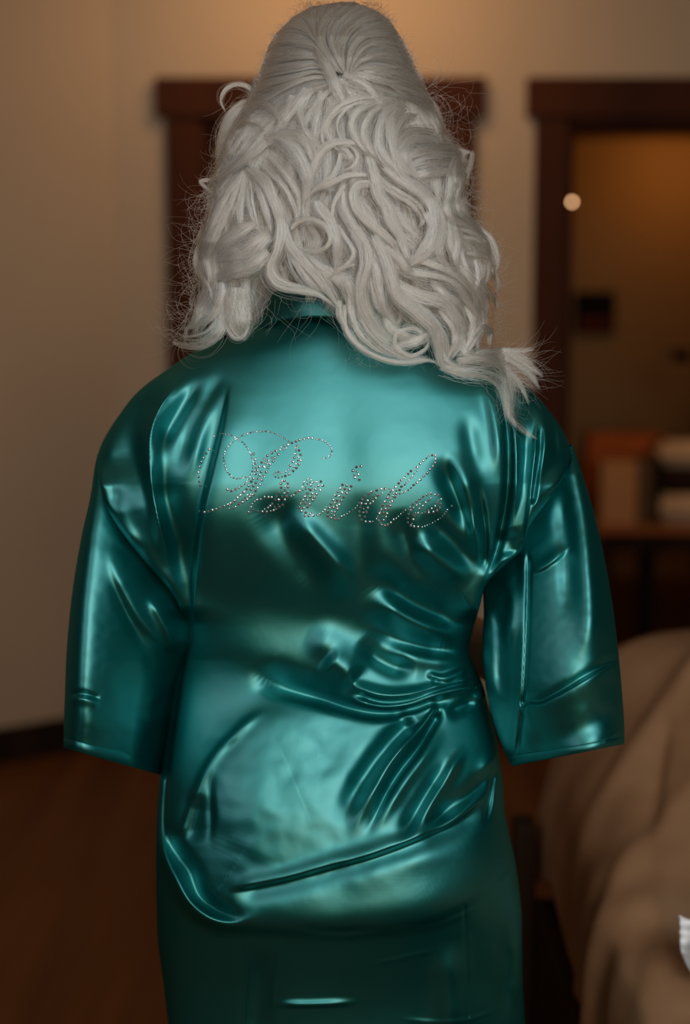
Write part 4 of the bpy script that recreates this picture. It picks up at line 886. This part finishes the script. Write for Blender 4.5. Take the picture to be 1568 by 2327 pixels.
# --- flyaways round the outline
def fly(n, pts0, dirs, ln, curl, seed=0):
    for q in range(n):
        x0, y0 = pts0(); dx, dy = dirs(x0, y0); L_ = hr.uniform(*ln); t = np.linspace(0, 1, 16)
        c = hr.normal(0, curl); a = math.atan2(dy, dx) + np.cumsum(np.full(16, c / 16) + hr.normal(0, .10, 16)); st = L_ / 16
        x = x0 + np.cumsum(np.cos(a)) * st; y = y0 + np.cumsum(np.sin(a)) * st
        Y = hair_Y(np.clip(x, hs(y, 1) + 3, hs(y, 2) - 3), y, hr.uniform(-.01, .008) + 0 * x) ; Y = np.minimum(Y, robe_grid(x, y) - .003 - .01 * t)
        SP.append(P(x, y, Y)); SN.append(np.array([16]))
def edge_pt(lo, hi, side=None):
    def f():
        y = hr.uniform(lo, hi); s = side or hr.choice([-1, 1]); return (hs(y, 1) + hr.uniform(-2, 14) if s < 0 else hs(y, 2) - hr.uniform(-2, 14)), y
    return f
outd = lambda x, y: ((-1 if x < 770 else 1) * hr.uniform(.2, 1), hr.normal(.3, .7))
fly(620, edge_pt(8, 190), lambda x, y: ((-1 if x < 770 else 1) * .7, hr.normal(-.3, .5)), (10, 34), 3.0)
fly(160, lambda: (hr.uniform(680, 870), hr.uniform(8, 24)), lambda x, y: (hr.normal(), -.4), (14, 40), 3.5)
fly(130, edge_pt(190, 460), outd, (20, 70), 3.0)
fly(260, edge_pt(420, 780, -1), outd, (30, 110), 2.6)
fly(130, edge_pt(420, 780, 1), outd, (30, 90), 2.4)
fly(26, lambda: (hr.uniform(940, 985), hr.uniform(175, 260)), lambda x, y: (1, hr.normal(-.2, .3)), (60, 170), 2.6)
fly(26, lambda: (hr.uniform(600, 780), hr.uniform(660, 720)), lambda x, y: (hr.normal(.4, .5), 1), (40, 120), 1.6)
fly(40, lambda: (hr.uniform(780, 1000), hr.uniform(770, 815)), lambda x, y: (hr.normal(.4, .5), 1), (20, 60), 1.6)
fly(170, lambda: (hr.uniform(1110, 1180), hr.uniform(795, 870)), lambda x, y: (1, hr.normal(.3, .5)), (40, 120), 1.0)
fly(50, lambda: (hr.uniform(1140, 1165), hr.uniform(860, 950)), lambda x, y: (.5, 1), (40, 90), 1.0)
fly(420, lambda: (hr.uniform(520, 1080), hr.uniform(200, 560)), lambda x, y: (hr.normal(0, .8), 1), (40, 110), 2.2)
pos = np.concatenate(SP).astype(np.float32); sizes = np.concatenate(SN).astype(int)
hc = bpy.data.hair_curves.new('hair'); hc.add_curves(sizes.tolist())
loc0 = np.array(person.location, dtype=np.float32)
hc.attributes['position'].data.foreach_set('vector', (pos - loc0).ravel())
ra = hc.attributes.get('radius') or hc.attributes.new('radius', 'FLOAT', 'POINT')
tt_ = np.concatenate([np.linspace(0, 1, s) for s in sizes]) if len(sizes) < 200 else np.concatenate([{16: np.linspace(0, 1, 16), 22: np.linspace(0, 1, 22), 26: np.linspace(0, 1, 26)}[s] for s in sizes])
rr_ = np.where(np.repeat(sizes, sizes) == 16, .00009, .00015) * (1 - .7 * tt_ ** 3); ra.data.foreach_set('value', rr_.astype(np.float32))
hm_ = bpy.data.materials.new('platinum_hair'); hm_.use_nodes = True; nt = hm_.node_tree; nt.nodes.remove(nt.nodes['Principled BSDF'])
hb_ = nt.nodes.new('ShaderNodeBsdfHairPrincipled'); hb_.model = 'CHIANG'; hb_.parametrization = 'COLOR'
hi_ = nt.nodes.new('ShaderNodeHairInfo'); rp_ = nt.nodes.new('ShaderNodeValToRGB')
rp_.color_ramp.elements[0].color = (.24, .19, .12, 1); rp_.color_ramp.elements[1].color = (.95, .93, .87, 1); rp_.color_ramp.elements.new(.42).color = (.68, .63, .52, 1)
nt.links.new(hi_.outputs['Random'], rp_.inputs[0]); nt.links.new(rp_.outputs[0], hb_.inputs['Color'])
hb_.inputs['Roughness'].default_value = .30; hb_.inputs['Radial Roughness'].default_value = .6; hb_.inputs['Random Roughness'].default_value = .2
nt.links.new(hb_.outputs[0], nt.nodes['Material Output'].inputs['Surface'])
ho = bpy.data.objects.new('hair', hc); COL.objects.link(ho); ho.parent = person; hc.materials.append(hm_)
tag(ho, 'long curled platinum blonde hair gathered half up', kind='stuff')
print('STRANDS', len(sizes), 'POINTS', len(pos))
# ------------------------------------------------------------------ the rhinestone word "Bride"
Z5 = '''268,347 240,393 210,443 184,491 168,546 153,601 153,653 162,707 174,748
328,200s 358,186s 396,175s 424,176s 455,180s 486,184s 520,194s 555,214s 578,230s 603,246s 640,268s 665,291s 686,318s 706,345s 724,380s 740,407s 745,442s 757,482s 757,518s 762,552s 752,592s 738,624s
558,243s 531,269s 504,290s 481,315s 459,342s 446,372s 438,403s 434,442s 437,475s 441,506s 450,539s 459,571s 478,602s 498,628s 517,650s 543,665s 578,674s 613,671s 646,662s 684,657s 724,656s
605,210s 637,196s 668,183s 700,173s 733,163s 764,157s 798,153s 836,150s 870,149s 903,147s 938,152s 968,159s 1003,169s 1032,185s 1063,201s 1098,222s 1127,236s 1156,260s
1150,296 1193,276 1238,260 1277,244 1328,232 1374,221 1419,222 1466,236s 1495,238s 1530,246s 1560,262s
1080,321s 1112,313s 1127,333s 1101,346s 1058,350s
1015,363 970,388 1040,403 920,420 886,457 932,472 1003,443 984,480 972,441s 858,493 906,502 948,515 830,542 880,541 926,553 806,580 852,598 908,601 788,622 834,636 878,648 764,675 820,676 858,690 741,707 791,722 838,738 713,750 763,757 810,773 686,792 736,793 789,810 656,826 764,855 732,846s 731,880 697,857s 619,857 690,907 670,887s 588,884 646,938 643,913s 557,925 601,957 608,938s 519,948 568,988s 483,965 530,1002s 497,1014s 437,982 396,1000 348,1016 306,1027 262,1040 216,1048 167,1038
474,795 520,810 568,792 605,777s 634,757s 663,735s 685,708s 706,684s 766,400 786,458 789,504 790,552s 778,588s
1253,315 1228,333s 1272,360 1238,363s 1230,401 1291,409 1221,443 1265,435s 1204,487 1258,473s 1291,470 1241,508s 1270,515 1175,530 1216,543s 1243,555 1156,574s 1205,589 1122,597s 1163,624 1120,645 1076,612s 1081,653s 1044,601s 1040,631s 1016,602s 995,624s 1010,655s 1044,661s
1080,696s 1108,698 1070,730 1146,728 1072,774 1148,768 1115,760s 1053,829 1112,798s 1146,824 1110,837s 1084,876 1134,872 1021,876 1048,911 1113,912 1007,911 1090,965 1055,988 1038,963s
973,957 951,980 928,1002 1000,985s 1017,1012 988,1030 955,1036s 912,1046 889,1014s 864,1043 814,1038 764,1026 725,1018s 709,1050 736,988s 753,958s 777,930s 807,910s 846,904s 886,880 930,883 968,885
1184,870s 1210,857s 1238,830 1274,812 1313,800s 1345,790s 1378,786s 1384,671s 1362,688s 1411,686s 1332,709s 1394,714s 1424,717 1467,710 1514,707 1323,734s 1367,734s 1402,747 1457,760s 1486,753 1537,752 1310,768s 1344,763s 1432,780s 1456,793 1508,802 1398,800 1367,838 1419,842 1466,846 1341,874 1396,879 1443,882 1313,914 1367,914 1422,917 1287,952 1341,950 1392,959 1274,998 1321,1000 1368,990 1298,1035 1347,1054 1398,1060 1338,1086 1380,1090 1431,1084 1476,1082s 1505,1070s 1533,1047s 1560,1020s'''
Z6 = '''22,134s 58,144s 88,159s 118,182s 141,201s 160,232s 160,265s 158,295s 133,317s 102,336s 67,342s
34,940s 63,919s 87,893s 105,864s 134,877 153,835 119,917 119,961 161,912s 161,942s 195,922 155,984 190,962 195,997 234,998 266,970 300,955s 326,940s 352,921s 384,902s 415,881s 436,854s
278,626 324,632 372,642 252,663 302,671 347,679 229,702 275,709 322,716 204,741 248,745 291,760 177,790 219,794 265,800 201,822 250,837 213,856 179,871 220,888
478,423 429,433 391,473 436,482s 450,512 406,518s 411,545 460,570
592,702 647,685 695,669 737,669 787,667s 820,683 562,723 519,756 493,788 545,798 583,782s 611,754s 636,727s 705,714s 661,743 633,774 602,807 577,832 526,834 481,829 452,824s 470,871 507,888s 551,877 460,917 502,926s 534,918 464,965 517,971 480,1006 526,1026 570,1028 603,1024s
1274,306 1244,306 1207,318s 1183,339s 1151,364 1116,397 1084,433 1059,452s 1081,472s 1017,477 1057,502s 983,509 1036,529s 948,547 1016,553s 914,576 993,574s 884,609 970,599s 851,648 950,625s 913,643 893,679 859,687s 857,719 830,720s 797,700s 777,730 818,749s 840,758 764,765 804,777s 813,800 737,808 789,818s 712,849 761,852 795,852 692,894 738,887 777,891 675,930 721,930 761,934 657,974 708,970s 745,974 644,994s 668,1015 719,1009 690,1051 729,1064 767,1057 799,1036 829,1003 858,990s 880,968s 907,942s 930,922s 957,901s 985,885s 1012,867s
1288,348 1278,390 1254,427 1220,461 1192,500 1155,530 1117,569 1081,600 1045,627 1015,659s 986,683s 956,694s 929,708s 897,722s
1034,834 1077,808 1110,780 1147,755 1189,735 1235,722 1282,732 1320,743 1345,782 1345,832 1327,872 1298,904 1258,920 1210,927 1170,924 1134,934s 1097,934 1067,933s 1316,794s 1303,822 1275,859 1240,883 1208,903s 1170,893s 1231,771s 1207,794 1173,821 1142,810s 1112,835s 1142,853 1080,849 1044,879 1112,885 1012,904 993,940 1037,953s 1063,964 982,987 1038,1001 983,1032 1027,1045s 1014,1064 1049,1077 1091,1081 1138,1083s 1167,1074s 1190,1062s 1215,1050s 1248,1037s 1277,1022s 1308,1003s 1332,987s 1357,964s 1378,940s 1395,916s 1412,895s 1458,856'''
ST_ = []
for txt, ox, oy, sc in ((Z5, 420, 950, 4.9), (Z6, 720, 970, 4.752)):
    for w in txt.split():
        small = w.endswith('s'); x, y = map(float, w.rstrip('s').split(',')); ST_.append((ox + x / sc, oy + y / sc, 2.35 if small else 3.35))
sx = np.array([q[0] for q in ST_]); sy = np.array([q[1] for q in ST_]); srd = np.array([q[2] for q in ST_])
Y0_, Yx, Yy = robe_hit(sx, sy), robe_hit(sx + 2.5, sy), robe_hit(sx, sy + 2.5)
p0, p1, p2 = P(sx, sy, Y0_), P(sx + 2.5, sy, Yx), P(sx, sy + 2.5, Yy)
nn_ = np.cross(p1 - p0, p2 - p0); nn_ /= np.linalg.norm(nn_, axis=1, keepdims=True); nn_ *= -np.sign(nn_[:, 1:2])
def gem_mesh(name):
    'flat-backed faceted dome: table, star and girdle facets; radius 1, height .62'
    v = [(0, 0, .62)]; f = []
    for k in range(8): a = k * math.pi / 4; v.append((.52 * math.cos(a), .52 * math.sin(a), .56))
    for k in range(8): a = (k + .5) * math.pi / 4; v.append((1.0 * math.cos(a), 1.0 * math.sin(a), .20))
    for k in range(8): a = (k + .5) * math.pi / 4; v.append((1.0 * math.cos(a), 1.0 * math.sin(a), -.08))
    for k in range(8):
        n = (k + 1) % 8; f += [(0, 1 + k, 1 + n), (1 + k, 9 + k, 1 + n), (1 + n, 9 + k, 9 + n), (9 + k, 17 + k, 17 + n, 9 + n)]
    return v, f
gv, gf = gem_mesh('rhinestone'); M['gem'] = mat('clear_foil_backed_crystal', (.72, .70, .72), .05, .9, .8)
gme = mesh_np('rhinestone', gv, gf); gme.materials.append(M['gem'])
order = np.argsort(-srd, kind='stable'); rest = []
for q, k in enumerate(order):
    n = Vector(nn_[k].tolist()); n = (n + Vector((rng.normal(0, .16), 0, rng.normal(0, .16)))).normalized()
    r = srd[k] * .000408; rot = n.to_track_quat('Z', 'Y') @ Matrix.Rotation(rng.uniform(0, 6.28), 3, 'Z').to_quaternion(); pos_ = Vector(p0[k].tolist()) + n * .0001
    if q < 300:
        o = bpy.data.objects.new('rhinestone', gme); COL.objects.link(o); o.parent = robe; o.rotation_mode = 'QUATERNION'
        o.location = pos_; o.rotation_quaternion = rot; o.scale = (r, r, r * .95)
    else: rest.append((pos_, rot, r))
vv, ff = [], []
for pos_, rot, r in rest:
    b0 = len(vv); R3 = rot.to_matrix()
    vv += [tuple(pos_ + R3 @ (Vector(v) * r)) for v in gv]; ff += [tuple(i + b0 for i in f) for f in gf]
tag(link('small_rhinestones', mesh_np('small_rhinestones', vv, ff), M['gem'], robe, smooth=False), kind='stuff')
